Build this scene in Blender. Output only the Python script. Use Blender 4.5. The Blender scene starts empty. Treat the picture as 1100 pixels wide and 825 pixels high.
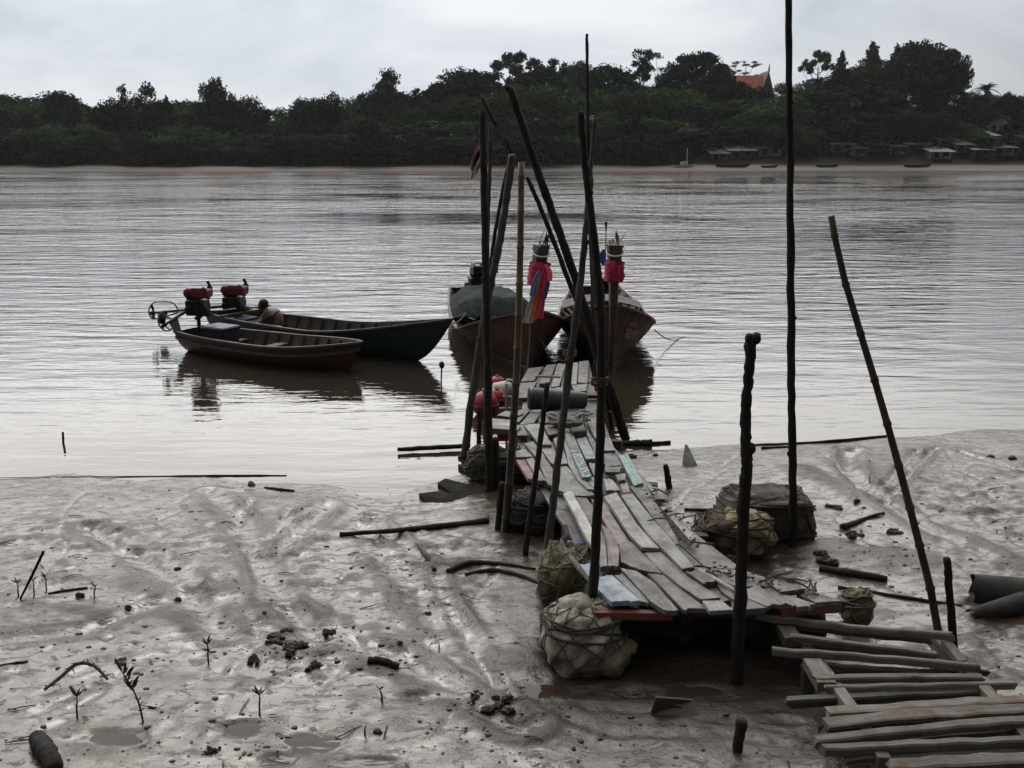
import bpy, bmesh, math, random
import numpy as np
from mathutils import Vector, Matrix

RND = random.Random(11)
SC = bpy.context.scene
COL = SC.collection
PI = math.pi
V = Vector

# ------------------------------------------------------------------ camera
F = 1056.0
CAMZ = 3.5
PITCH = math.atan(247.5 / F)
cam_d = bpy.data.cameras.new('camera')
cam_d.sensor_width = 36.0
cam_d.lens = 36.0 * F / 1100.0
cam_d.clip_end = 6000
cam_d.clip_start = 0.05
cam = bpy.data.objects.new('camera', cam_d)
cam.location = (0, 0, CAMZ)
cam.rotation_euler = (PI / 2 - PITCH, 0, 0)
COL.objects.link(cam)
SC.camera = cam
FWD = V((0, math.cos(PITCH), -math.sin(PITCH)))
UPV = V((0, math.sin(PITCH), math.cos(PITCH)))
RIGHT = V((1, 0, 0))


def ray(px, py):
    return FWD + RIGHT * ((px - 550) / F) + UPV * ((412.5 - py) / F)


def at(px, py, z=0.0):
    d = ray(px, py)
    k = (z - CAMZ) / d.z
    return V((d.x * k, d.y * k, z))


def atY(px, py, Y):
    d = ray(px, py)
    k = Y / d.y
    return V((d.x * k, Y, CAMZ + d.z * k))


# ------------------------------------------------------------------ numpy noise
def _hash(ix, iy, seed):
    h = (ix.astype(np.int64) * 374761393 + iy.astype(np.int64) * 668265263 + seed * 974711) & 0x7fffffff
    h = ((h ^ (h >> 13)) * 1274126177) & 0x7fffffff
    return ((h ^ (h >> 16)) & 0xffff) / 65535.0


def vn(x, y, seed=0):
    x = np.asarray(x, float); y = np.asarray(y, float)
    ix = np.floor(x); iy = np.floor(y)
    fx = x - ix; fy = y - iy
    out = 0
    ux = fx * fx * fx * (fx * (fx * 6 - 15) + 10); uy = fy * fy * fy * (fy * (fy * 6 - 15) + 10)
    def g(dx, dy):
        a = _hash(ix + dx, iy + dy, seed) * 2 * PI
        return np.cos(a) * (fx - dx) + np.sin(a) * (fy - dy)
    a = g(0, 0) * (1 - ux) + g(1, 0) * ux
    b = g(0, 1) * (1 - ux) + g(1, 1) * ux
    return (a * (1 - uy) + b * uy) * 1.5


def fbm(x, y, oct=4, seed=0):
    s = 0; a = 1.0
    for k in range(oct):
        s = s + a * vn(x, y, seed + k * 17)
        x = np.asarray(x) * 2.03 + 3.1; y = np.asarray(y) * 2.03 + 1.7; a *= 0.5
    return s


def sstep(a, b, x):
    t = np.clip((np.asarray(x, float) - a) / (b - a), 0, 1)
    return t * t * (3 - 2 * t)


# ------------------------------------------------------------------ mud height field
SHORE_PX = [(-260, 508), (0, 513), (150, 514), (300, 515), (350, 521), (392, 534), (420, 533), (450, 524), (500, 514),
            (580, 500), (650, 490), (700, 484), (760, 479), (900, 474), (1000, 467), (1100, 462), (1300, 458)]
_sw = [at(px, py, 0) for px, py in SHORE_PX]
SHX = np.array([p.x for p in _sw]); SHY = np.array([p.y for p in _sw])

# drag marks, keel tracks, foot trails: (pixel polyline, half width m, depth m, rim m)
TRACKS = [
    ([(95, 565), (150, 600), (200, 640), (240, 690)], .10, .035, .03),
    ([(130, 570), (175, 597), (215, 630)], .05, .02, .025),
    ([(225, 520), (260, 560), (275, 600), (300, 640), (340, 700)], .09, .03, .03),
    ([(350, 535), (330, 560), (300, 590)], .10, .03, .03),
    ([(400, 545), (440, 590), (465, 615), (480, 650), (512, 720), (560, 790)], .06, .03, .03),
    ([(395, 560), (420, 600), (450, 640), (470, 680)], .12, .025, .03),
    ([(310, 660), (360, 690), (420, 715), (500, 760), (560, 800)], .10, .025, .03),
    ([(60, 640), (140, 655), (240, 650)], .16, .025, .015),
    ([(0, 700), (90, 690), (200, 640)], .08, .02, .02),
    ([(915, 476), (912, 500), (925, 520), (950, 545), (985, 570), (1060, 610)], .10, .04, .045),
    ([(1004, 474), (985, 495), (962, 525), (950, 545)], .05, .035, .035),
    ([(985, 478), (968, 500), (948, 525)], .05, .03, .035),
    ([(1030, 478), (1065, 492), (1100, 505)], .05, .03, .03),
    ([(862, 505), (890, 520), (915, 532)], .22, -.05, .0),
    ([(940, 540), (990, 575), (1045, 600), (1095, 620)], .22, -.05, .0),
    ([(880, 600), (930, 605), (990, 615)], .22, -.05, .0),
    ([(640, 745), (560, 745), (520, 735)], .14, .035, .02),
    ([(620, 720), (720, 735), (810, 735), (850, 760)], .22, .05, .0),
    ([(330, 540), (300, 565), (280, 590)], .05, .025, .02),
    ([(270, 530), (262, 545), (250, 570)], .05, .025, .02),
]
_TR = []
for pl, w, dep, rim in TRACKS:
    pts = [at(px, py, .12) for px, py in pl]
    _TR.append((np.array([(p.x, p.y) for p in pts]), w, dep, rim))


# narrow runnels draining to the river, and foot trails
_rr = random.Random(31)
for _pl in ([(60, 800), (130, 740), (120, 680), (180, 620), (170, 560), (200, 522)], [(330, 780), (380, 700), (350, 640), (400, 580), (380, 545)], [(480, 800), (530, 730), (500, 660), (530, 610)],
            [(20, 660), (70, 600), (60, 550), (90, 520)], [(1090, 590), (1040, 550), (1050, 510), (1020, 476)], [(930, 600), (905, 560), (930, 520), (890, 482)], [(700, 560), (740, 530), (770, 500), (790, 482)], [(250, 730), (290, 660), (270, 600), (310, 540)]):
    _q = []
    for _a, _b in zip(_pl, _pl[1:]):
        for _k in range(4):
            _t = _k / 4
            _q.append((_a[0] + (_b[0] - _a[0]) * _t + _rr.uniform(-9, 9), _a[1] + (_b[1] - _a[1]) * _t + _rr.uniform(-3, 3)))
    _p = [at(a, b, .14) for a, b in _q + [_pl[-1]]]
    _TR.append((np.array([(p.x, p.y) for p in _p]), _rr.uniform(.022, .04), _rr.uniform(.010, .018), .005))
PRINTS = []
for _pl, _n in (([(600, 790), (470, 720), (380, 650), (330, 580), (320, 535)], 26), ([(40, 760), (160, 700), (300, 670), (420, 690)], 18), ([(1090, 650), (1020, 580), (960, 530), (900, 500)], 18), ([(840, 800), (700, 790), (560, 770)], 14), ([(200, 800), (240, 700), (220, 620), (240, 545)], 18)):
    for _k in range(_n):
        _t = _k / _n * (len(_pl) - 1); _i = int(_t); _t -= _i
        _a = at(*_pl[_i], .18); _b = at(*_pl[_i + 1], .18); _p = _a.lerp(_b, _t); _d = (_b - _a).normalized()
        _s = (.11 if _k % 2 else -.11)
        PRINTS.append((_p.x - _d.y * _s + _rr.uniform(-.04, .04), _p.y + _d.x * _s + _rr.uniform(-.04, .04), _d.x, _d.y, _rr.uniform(.006, .014)))

BAS_PX = [(340, 795, 46, 13), (262, 776, 20, 9), (296, 812, 26, 8), (395, 820, 34, 9), (610, 745, 60, 11), (745, 742, 60, 10), (120, 790, 40, 8), (455, 745, 34, 6)]
BASINS = []
for _px, _v, _rx, _ry in BAS_PX:
    _c = at(_px, _v, .24); _r = at(_px + _rx, _v, .24).x - _c.x; _q = (at(_px, _v - _ry, .24).y - at(_px, _v + _ry, .24).y) / 2
    BASINS.append((_c.x, _c.y, _r, _q))


def mud_z(x, y):
    x = np.asarray(x, float); y = np.asarray(y, float)
    sh = np.interp(x, SHX, SHY)
    d = sh - y + .25 * vn(x * .9, y * .5, 5) * sstep(0, 1, np.abs(x - .3) * 0 + 1)
    z = np.where(d > 0, .20 * (1 - np.exp(-np.maximum(d, 0) / 3.4)) + .016 * np.maximum(d, 0), .10 * d)
    amp = np.clip(.22 + d * .32, .15, 1.0)
    n = .014 * fbm(x * .8, y * .8, 2, 40) + .006 * fbm(x * 2.6 + 7, y * 3.4, 3, 60)
    rg = np.abs(fbm(x * 2.2 + 3, y * 2.2, 3, 80))
    n = n - .008 * rg
    rug = sstep(-.15, .45, fbm(x * .7 + 4, y * .9, 2, 170))
    n = n + rug * (.003 * fbm(x * 8, y * 9, 3, 90) - .005 * sstep(.30, .6, fbm(x * 6.5 + 2, y * 8, 2, 140)))
    # clumpy disturbed ground in patches
    patch = sstep(.05, .55, fbm(x * .55 + 9, y * .55 + 4, 2, 21))
    n = n + patch * (.036 * np.maximum(fbm(x * 5, y * 5, 3, 33), -.1))
    z = z + amp * n
    for (fx_, fy_, dx_, dy_, dp) in PRINTS:
        m = (np.abs(x - fx_) < .4) & (np.abs(y - fy_) < .4)
        if not np.any(m): continue
        u = (x[m] - fx_) * dx_ + (y[m] - fy_) * dy_; w = -(x[m] - fx_) * dy_ + (y[m] - fy_) * dx_
        r2 = (u / .125) ** 2 + (w / .052) ** 2
        z[m] = z[m] - dp * np.exp(-r2 ** 1.5) + .35 * dp * np.exp(-((np.sqrt(r2) - 1.5) / .35) ** 2)
    for (bx, by, rx, ry) in BASINS:
        q = ((x - bx) / rx) ** 2 + ((y - by) / ry) ** 2
        q = np.maximum(q * (1 + .55 * vn(x * 2.3 + bx, y * 3.5, 55)) + .5 * vn(x * 6, y * 8, 56), 0)
        z = z - .034 * np.exp(-q * q) * (q < 6)
    for pts, w, dep, rim in _TR:
        m = (x > pts[:, 0].min() - 4 * w) & (x < pts[:, 0].max() + 4 * w) & (y > pts[:, 1].min() - 4 * w) & (y < pts[:, 1].max() + 4 * w)
        if not np.any(m):
            continue
        xs = x[m]; ys = y[m]
        ww = .25 * w * vn(xs * 3, ys * 3, 77)
        best = np.full(xs.shape, 1e9)
        for k in range(len(pts) - 1):
            a = pts[k]; b = pts[k + 1]; ab = b - a; L2 = (ab ** 2).sum()
            t = np.clip(((xs - a[0]) * ab[0] + (ys - a[1]) * ab[1]) / L2, 0, 1)
            dd = np.hypot(xs - a[0] - ab[0] * t, ys - a[1] - ab[1] * t)
            best = np.minimum(best, dd)
        best = np.maximum(best + ww, 0)
        brk = .55 + .6 * vn(xs * 1.7, ys * 1.7, 99)
        dz = -1.0 * dep * np.exp(-(best / w) ** 2) + .85 * rim * np.exp(-((best - 1.7 * w) / (.55 * w)) ** 2) * np.maximum(brk, .1)
        z[m] = z[m] + dz
    return z


MUDGRID = None


def mudz(x, y):
    if MUDGRID is not None:
        gx, gy, gz = MUDGRID
        if gx[0] < x < gx[-1] and gy[0] < y < gy[-1]:
            i = int((x - gx[0]) / (gx[1] - gx[0])); j = int(np.searchsorted(gy, y)) - 1
            a = (x - gx[i]) / (gx[1] - gx[0]); c = (y - gy[j]) / (gy[j + 1] - gy[j])
            return float((gz[j, i] * (1 - a) + gz[j, i + 1] * a) * (1 - c) + (gz[j + 1, i] * (1 - a) + gz[j + 1, i + 1] * a) * c)
    return float(mud_z(np.array([x]), np.array([y]))[0])


def at_mud(px, py, dz=0.0):
    z = .15
    for _ in range(8):
        p = at(px, py, z)
        z = max(mudz(p.x, p.y), 0.0)
    p = at(px, py, z)
    return V((p.x, p.y, z + dz))


# ------------------------------------------------------------------ material helpers
def new_mat(name):
    m = bpy.data.materials.new(name)
    m.use_nodes = True
    nt = m.node_tree
    b = nt.nodes['Principled BSDF']
    return m, nt, b


def N(nt, typ, props=None, **ins):
    n = nt.nodes.new(typ)
    for k, v in (props or {}).items():
        setattr(n, k, v)
    for k, v in ins.items():
        key = int(k[1:]) if k[0] == 'i' and k[1:].isdigit() else k.replace('_', ' ')
        s = n.inputs[key]
        if isinstance(v, bpy.types.NodeSocket):
            nt.links.new(v, s)
        else:
            s.default_value = v
    return n


def c4(c):
    return (c[0], c[1], c[2], 1.0)


def ramp(nt, fac, stops):
    r = nt.nodes.new('ShaderNodeValToRGB')
    nt.links.new(fac, r.inputs[0])
    e = r.color_ramp.elements
    while len(e) < len(stops):
        e.new(.5)
    for k, (p, c) in enumerate(stops):
        e[k].position = p
        e[k].color = c4(c) if hasattr(c, '__len__') else (c, c, c, 1)
    return r.outputs[0]


def mixc(nt, fac, a, b, mode='MIX'):
    n = nt.nodes.new('ShaderNodeMix')
    n.data_type = 'RGBA'; n.blend_type = mode
    for s, v in ((n.inputs[0], fac), (n.inputs[6], a), (n.inputs[7], b)):
        if isinstance(v, bpy.types.NodeSocket):
            nt.links.new(v, s)
        else:
            s.default_value = c4(v) if hasattr(v, '__len__') else v
    return n.outputs[2]


def mth(nt, op, a, b=0.0, c=0.0):
    n = nt.nodes.new('ShaderNodeMath'); n.operation = op
    for k, v in enumerate((a, b, c)):
        if isinstance(v, bpy.types.NodeSocket):
            nt.links.new(v, n.inputs[k])
        else:
            n.inputs[k].default_value = v
    return n.outputs[0]


def coords(nt, kind, scale=(1, 1, 1)):
    if kind == 'POS':
        s = nt.nodes.new('ShaderNodeNewGeometry').outputs['Position']
    else:
        s = nt.nodes.new('ShaderNodeTexCoord').outputs['UV' if kind == 'UV' else 'Object']
    mp = N(nt, 'ShaderNodeMapping', None, Vector=s, Scale=scale)
    return mp.outputs[0]


def noise_t(nt, vec, scale, detail=4, rough=.55, dist=0.0):
    return N(nt, 'ShaderNodeTexNoise', None, Vector=vec, Scale=scale, Detail=detail, Roughness=rough, Distortion=dist).outputs[0]


def wood(name, c1, c2, kind='UV', stretch=(1.2, 14, 14), rough=(.35, .7), bump=.5, dirt=(.03, .026, .022), dirt_amt=.5, vary=.35, spec=.5):
    m, nt, b = new_mat(name)
    g = coords(nt, kind, stretch)
    n1 = noise_t(nt, g, 2.2, 6, .65, .4)
    col = ramp(nt, n1, [(.3, c1), (.7, c2)])
    g2 = coords(nt, kind, (3, 3, 3))
    n2 = noise_t(nt, g2, 1.6, 6, .7)
    col = mixc(nt, mth(nt, 'MULTIPLY', ramp(nt, n2, [(.46, 0.0), (.64, 1.0)]), dirt_amt), col, dirt)
    ck = noise_t(nt, coords(nt, kind, (stretch[0] * .8, stretch[1] * 2.2, stretch[2] * 2.2)), 2.0, 5, .7, .3)
    col = mixc(nt, ramp(nt, ck, [(.30, .85), (.40, 0.0)]), col, tuple(k * .6 for k in dirt))
    oi = nt.nodes.new('ShaderNodeObjectInfo')
    val = mth(nt, 'MULTIPLY_ADD', oi.outputs['Random'], vary * 2, 1 - vary)
    hs = N(nt, 'ShaderNodeHueSaturation', None, Value=val, Color=col)
    nt.links.new(hs.outputs[0], b.inputs['Base Color'])
    nt.links.new(ramp(nt, n2, [(.35, rough[0]), (.65, rough[1])]), b.inputs['Roughness'])
    fine = noise_t(nt, g, 9, 4, .6)
    h = mth(nt, 'ADD', mth(nt, 'MULTIPLY', n1, .8), mth(nt, 'MULTIPLY', fine, .4))
    bp = N(nt, 'ShaderNodeBump', None, Strength=bump, Distance=.012, Height=h)
    nt.links.new(bp.outputs[0], b.inputs['Normal'])
    b.inputs['Specular IOR Level'].default_value = spec
    return m


def plain(name, c, rough=.5, var=.25, scale=6.0, metallic=0.0, c2=None, bump=.2, kind='OBJ', dist=.01):
    m, nt, b = new_mat(name)
    g = coords(nt, kind)
    n = noise_t(nt, g, scale, 6, .65)
    d = c2 if c2 is not None else tuple(x * (1 - var * 1.6) for x in c)
    col = ramp(nt, n, [(.34, d), (.62, c)])
    nt.links.new(col, b.inputs['Base Color'])
    nt.links.new(ramp(nt, n, [(.3, min(1, rough + .15)), (.7, max(.03, rough - .1))]), b.inputs['Roughness'])
    b.inputs['Metallic'].default_value = metallic
    n2 = noise_t(nt, g, scale * 5, 3)
    bp = N(nt, 'ShaderNodeBump', None, Strength=bump, Distance=dist, Height=mth(nt, 'ADD', n, mth(nt, 'MULTIPLY', n2, .4)))
    nt.links.new(bp.outputs[0], b.inputs['Normal'])
    return m


# ------------------------------------------------------------------ mesh builder
class MB:
    def __init__(s):
        s.v = []; s.f = []; s.uv = {}

    def add(s, verts, faces, uvs=None):
        o = len(s.v)
        s.v += [tuple(x) for x in verts]
        for f in faces:
            s.f.append(tuple(i + o for i in f))
        if uvs:
            for i, u in enumerate(uvs):
                s.uv[o + i] = u
        return s

    def box(s, c, size, rot=None):
        x, y, z = [k / 2 for k in size]
        vs = [V((a * x, b * y, d * z)) for a in (-1, 1) for b in (-1, 1) for d in (-1, 1)]
        if rot is not None:
            vs = [rot @ q for q in vs]
        vs = [q + V(c) for q in vs]
        return s.add(vs, [(0, 1, 3, 2), (4, 6, 7, 5), (0, 4, 5, 1), (2, 3, 7, 6), (0, 2, 6, 4), (1, 5, 7, 3)])

    def beam(s, a, b, w, h, up=V((0, 0, 1)), taper=1.0):
        a = V(a); b = V(b); d = (b - a).normalized()
        sd = d.cross(up).normalized(); u = sd.cross(d).normalized()
        vs = []
        L = (b - a).length
        uv = []
        ro = RND.random() * 50
        for p, k, l in ((a, 1, 0), (b, taper, L)):
            for i, j in ((-1, -1), (1, -1), (1, 1), (-1, 1)):
                vs.append(p + sd * (i * w / 2 * k) + u * (j * h / 2 * k))
                uv.append((l + ro, i * w / 2 + j * h / 2 + ro))
        return s.add(vs, [(3, 2, 1, 0), (4, 5, 6, 7), (0, 1, 5, 4), (1, 2, 6, 5), (2, 3, 7, 6), (3, 0, 4, 7)], uv)

    def tube(s, pts, rad, n=8, cap=True, jit=0.0, seed=0):
        pts = [V(p) for p in pts]
        if not hasattr(rad, '__len__'):
            rad = [rad] * len(pts)
        rr = random.Random(seed)
        rings = []
        prev = None
        o = len(s.v)
        for i, p in enumerate(pts):
            a = pts[max(i - 1, 0)]; b = pts[min(i + 1, len(pts) - 1)]
            d = (b - a)
            d = d.normalized() if d.length > 1e-9 else V((0, 0, 1))
            if prev is None:
                ref = V((0, 1, 0)) if abs(d.y) < .8 else V((1, 0, 0))
                sd = d.cross(ref).normalized()
            else:
                sd = (prev - d * prev.dot(d)).normalized()
            prev = sd
            u = d.cross(sd)
            for k in range(n):
                ang = 2 * PI * k / n
                r = rad[i] * (1 + jit * (rr.random() - .5))
                s.v.append(tuple(p + sd * (math.cos(ang) * r) + u * (math.sin(ang) * r)))
        for i in range(len(pts) - 1):
            for k in range(n):
                k2 = (k + 1) % n
                s.f.append((o + i * n + k, o + i * n + k2, o + (i + 1) * n + k2, o + (i + 1) * n + k))
        if cap:
            s.f.append(tuple(o + k for k in reversed(range(n))))
            s.f.append(tuple(o + (len(pts) - 1) * n + k for k in range(n)))
        return s

    def grid(s, P, nu, nv, uvf=None):
        """P(i,j) -> point for i<nu, j<nv"""
        o = len(s.v)
        for i in range(nu):
            for j in range(nv):
                s.v.append(tuple(P(i, j)))
                if uvf:
                    s.uv[len(s.v) - 1] = uvf(i, j)
        for i in range(nu - 1):
            for j in range(nv - 1):
                s.f.append((o + i * nv + j, o + i * nv + j + 1, o + (i + 1) * nv + j + 1, o + (i + 1) * nv + j))
        return s

    def lathe(s, prof, a, axis, n=20, closed=False):
        """prof: (dist along axis, radius)"""
        a = V(a); ax = V(axis).normalized()
        ref = V((0, 0, 1)) if abs(ax.z) < .8 else V((1, 0, 0))
        sd = ax.cross(ref).normalized(); u = ax.cross(sd)
        o = len(s.v)
        for l, r in prof:
            for k in range(n):
                an = 2 * PI * k / n
                s.v.append(tuple(a + ax * l + sd * (r * math.cos(an)) + u * (r * math.sin(an))))
        for i in range(len(prof) - 1):
            for k in range(n):
                k2 = (k + 1) % n
                s.f.append((o + i * n + k, o + i * n + k2, o + (i + 1) * n + k2, o + (i + 1) * n + k))
        s.f.append(tuple(o + k for k in reversed(range(n))))
        s.f.append(tuple(o + (len(prof) - 1) * n + k for k in range(n)))
        return s

    def blob(s, c, rad, nu=20, nv=14, amp=.12, freq=2.0, seed=0, box=1.0, rot=None, flat=None):
        c = V(c)
        from mathutils import noise as mn
        def P(i, j):
            th = 2 * PI * i / nu; ph = PI * (j / (nv - 1)) - PI / 2
            d = V((math.cos(th) * math.cos(ph), math.sin(th) * math.cos(ph), math.sin(ph)))
            e = box
            q = V([math.copysign(abs(k) ** e, k) for k in d])
            m = max(abs(k) for k in q) if e < 1 else 1
            if e < 1:
                q = q.normalized() * (1 / max((abs(d.x) ** (2 / e) + abs(d.y) ** (2 / e) + abs(d.z) ** (2 / e)) ** (e / 2), 1e-6)) if False else q
            nn = 1 + amp * mn.fractal(d * freq + V((seed * 3.1, seed * 1.7, seed)), .9, 2.1, 4)
            p = V((q.x * rad[0], q.y * rad[1], q.z * rad[2])) * nn
            if rot is not None:
                p = rot @ p
            return c + p
        o = len(s.v)
        for i in range(nu):
            for j in range(nv):
                s.v.append(tuple(P(i, j)))
        for i in range(nu):
            for j in range(nv - 1):
                i2 = (i + 1) % nu
                s.f.append((o + i * nv + j, o + i2 * nv + j, o + i2 * nv + j + 1, o + i * nv + j + 1))
        return s

    def prism(s, top, thick, down=V((0, 0, -1)), ragged=0.0):
        if ragged and len(top) <= 6:
            n = len(top); lens = [(top[(i + 1) % n] - top[i]).length for i in range(n)]; ax_ = top[(lens.index(max(lens)) + 1) % n] - top[lens.index(max(lens))]; ax_.normalize()
            out = []
            for i in range(n):
                out.append(top[i])
                if lens[i] < .45 * max(lens):
                    for k in sorted(RND.random() for _ in range(3)):
                        out.append(top[i].lerp(top[(i + 1) % n], .08 + .84 * k) + ax_ * RND.gauss(0, ragged))
            top = out
        n = len(top)
        ar = sum(top[i].x * top[(i + 1) % n].y - top[(i + 1) % n].x * top[i].y for i in range(n))
        if ar < 0:
            top = list(reversed(top))
        e = max(range(n), key=lambda i: (top[(i + 1) % n] - top[i]).length)
        ax = (top[(e + 1) % n] - top[e]).normalized()
        pr = V((-ax.y, ax.x, 0))
        ro = RND.random() * 80
        bot = [p + down * thick for p in top]
        uv = [(p.dot(ax) + ro, p.dot(pr) + ro * .7) for p in top]
        uv += [(u, v + .03) for u, v in uv]
        fs = [tuple(range(n)), tuple(reversed(range(n, 2 * n)))]
        for i in range(n):
            k = (i + 1) % n
            fs.append((k, i, n + i, n + k))
        return s.add(top + bot, fs, uv)

    def build(s, name, mat, parent=None, origin=None, smooth=False, bevel=0.0, solid=0.0):
        me = bpy.data.meshes.new(name)
        o = V(origin) if origin is not None else V((0, 0, 0))
        me.from_pydata([tuple(V(p) - o) for p in s.v], [], s.f)
        if s.uv:
            ul = me.uv_layers.new(name='UVMap')
            for lp in me.loops:
                ul.data[lp.index].uv = s.uv.get(lp.vertex_index, (0, 0))
        if bevel:
            bm = bmesh.new(); bm.from_mesh(me)
            bmesh.ops.bevel(bm, geom=bm.edges[:], offset=bevel, segments=1, affect='EDGES')
            bm.to_mesh(me); bm.free()
        if smooth:
            me.polygons.foreach_set('use_smooth', [True] * len(me.polygons))
        for m in (mat if isinstance(mat, (list, tuple)) else [mat]):
            me.materials.append(m)
        me.update()
        ob = bpy.data.objects.new(name, me)
        COL.objects.link(ob)
        if parent is not None:
            ob.parent = parent
        else:
            ob.location = o
        return ob


def tag(o, label=None, cat=None, group=None, kind=None):
    if label: o['label'] = label
    if cat: o['category'] = cat
    if group: o['group'] = group
    if kind: o['kind'] = kind
    return o


def empty(name, loc, label, cat, group=None, rz=0.0):
    o = bpy.data.objects.new(name, None)
    o.empty_display_size = .1
    COL.objects.link(o)
    o.location = loc
    o.rotation_euler = (0, 0, rz)
    return tag(o, label, cat, group)


def np_mesh(name, verts, quads, mat, smooth=True):
    me = bpy.data.meshes.new(name)
    nv = len(verts); nq = len(quads)
    me.vertices.add(nv); me.vertices.foreach_set('co', np.asarray(verts, np.float32).ravel())
    me.loops.add(nq * 4); me.loops.foreach_set('vertex_index', np.asarray(quads, np.int32).ravel())
    me.polygons.add(nq)
    me.polygons.foreach_set('loop_start', np.arange(0, nq * 4, 4, dtype=np.int32))
    me.polygons.foreach_set('loop_total', np.full(nq, 4, np.int32))
    me.update(calc_edges=True)
    if smooth:
        me.polygons.foreach_set('use_smooth', np.ones(nq, bool))
    me.materials.append(mat)
    me.validate()
    return me


def smoothpts(pts, rads, sub=5):
    """Catmull-Rom"""
    P = [V(p) for p in pts]
    out = []; ro = []
    for i in range(len(P) - 1):
        p0 = P[max(i - 1, 0)]; p1 = P[i]; p2 = P[i + 1]; p3 = P[min(i + 2, len(P) - 1)]
        for k in range(sub):
            t = k / sub
            out.append(.5 * ((2 * p1) + (p2 - p0) * t + (2 * p0 - 5 * p1 + 4 * p2 - p3) * t * t + (3 * p1 - p0 - 3 * p2 + p3) * t ** 3))
            ro.append(rads[i] * (1 - t) + rads[i + 1] * t)
    out.append(P[-1]); ro.append(rads[-1])
    return out, ro
# ------------------------------------------------------------------ sky and sun
SUN_EL = math.radians(46); SUN_AZ = math.radians(-14)      # azimuth measured from +Y (ahead), negative = left
SUND = V((math.sin(SUN_AZ) * math.cos(SUN_EL), math.cos(SUN_AZ) * math.cos(SUN_EL), math.sin(SUN_EL)))
world = bpy.data.worlds.new('World')
SC.world = world
world.use_nodes = True
wt = world.node_tree
bg = wt.nodes['Background']
sky = wt.nodes.new('ShaderNodeTexSky')
sky.sky_type = 'NISHITA'; sky.sun_disc = False
sky.sun_elevation = SUN_EL
sky.sun_rotation = SUN_AZ
wdir = wt.nodes.new('ShaderNodeTexCoord').outputs['Generated']
dt = N(wt, 'ShaderNodeVectorMath', {'operation': 'DOT_PRODUCT'}, i0=wdir, i1=SUND)
glow = ramp(wt, mth(wt, 'MULTIPLY_ADD', dt.outputs['Value'], .5, .5),
            [(0.0, .008), (.5, .015), (.78, .056), (.85, .082), (.90, .091), (1.0, .098)])
sz_ = N(wt, 'ShaderNodeSeparateXYZ', None, Vector=wdir)
up_ = N(wt, 'ShaderNodeMapRange', {'interpolation_type': 'SMOOTHSTEP'}, Value=sz_.outputs['Z'])
up_.inputs[1].default_value = .145; up_.inputs[2].default_value = .25
dn_ = N(wt, 'ShaderNodeMapRange', {'interpolation_type': 'SMOOTHSTEP'}, Value=sz_.outputs['Z'])
dn_.inputs[1].default_value = .33; dn_.inputs[2].default_value = .68; dn_.inputs[3].default_value = 1.0; dn_.inputs[4].default_value = .26
fr_ = N(wt, 'ShaderNodeMapRange', {'interpolation_type': 'SMOOTHSTEP'}, Value=dt.outputs['Value'])
fr_.inputs[1].default_value = .45; fr_.inputs[2].default_value = .85
glow = mth(wt, 'ADD', glow, mth(wt, 'MULTIPLY', mth(wt, 'MULTIPLY', mth(wt, 'MULTIPLY', up_.outputs[0], dn_.outputs[0]), fr_.outputs[0]), .195))
mp = N(wt, 'ShaderNodeMapping', None, Vector=wdir, Scale=(1.0, 1.0, 3.2))
cn = noise_t(wt, mp.outputs[0], 3.4, 7, .56, .5)
cl = ramp(wt, cn, [(.30, .78), (.42, .91), (.54, 1.02), (.68, 1.10)])
tint = ramp(wt, cn, [(.34, (.89, .955, 1.06)), (.66, (.98, 1.0, 1.025))])
tint = mixc(wt, up_.outputs[0], tint, (1.022, 1.0, .966))
lum = mth(wt, 'MULTIPLY', glow, cl)
lum = mth(wt, 'MULTIPLY', lum, 100.0)
cc = N(wt, 'ShaderNodeVectorMath', {'operation': 'SCALE'}, i0=tint, Scale=lum)
skc = N(wt, 'ShaderNodeVectorMath', {'operation': 'SCALE'}, i0=sky.outputs[0], Scale=.6)
wt.links.new(mixc(wt, .94, skc.outputs[0], cc.outputs[0]), bg.inputs['Color'])
bg.inputs['Strength'].default_value = 0.1

sd = bpy.data.lights.new('sun', 'SUN')
sd.energy = 0.8; sd.angle = math.radians(25); sd.color = (1.0, .97, .92)
sun = bpy.data.objects.new('sun', sd); COL.objects.link(sun)
sun.rotation_euler = SUND.to_track_quat('Z', 'Y').to_euler()
sun.location = (0, 30, 60)

SC.view_settings.view_transform = 'Standard'
SC.view_settings.look = 'None'
SC.view_settings.exposure = 0.0
SC.view_settings.gamma = 1.0
SC.view_settings.use_curve_mapping = False
SC.render.film_transparent = False
SC.cycles.max_bounces = 8
SC.cycles.diffuse_bounces = 3
SC.cycles.glossy_bounces = 4
SC.cycles.use_denoising = True

# ------------------------------------------------------------------ ground sheet (river bed to the horizon)
m_bed = plain('river_bed', (.10, .085, .07), .8, .3, .05, kind='POS')
g = MB(); g.add([(-3000, -60, -1.2), (3000, -60, -1.2), (3000, 4500, -1.2), (-3000, 4500, -1.2)], [(0, 1, 2, 3)])
tag(g.build('ground', m_bed), kind='structure')

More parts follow.
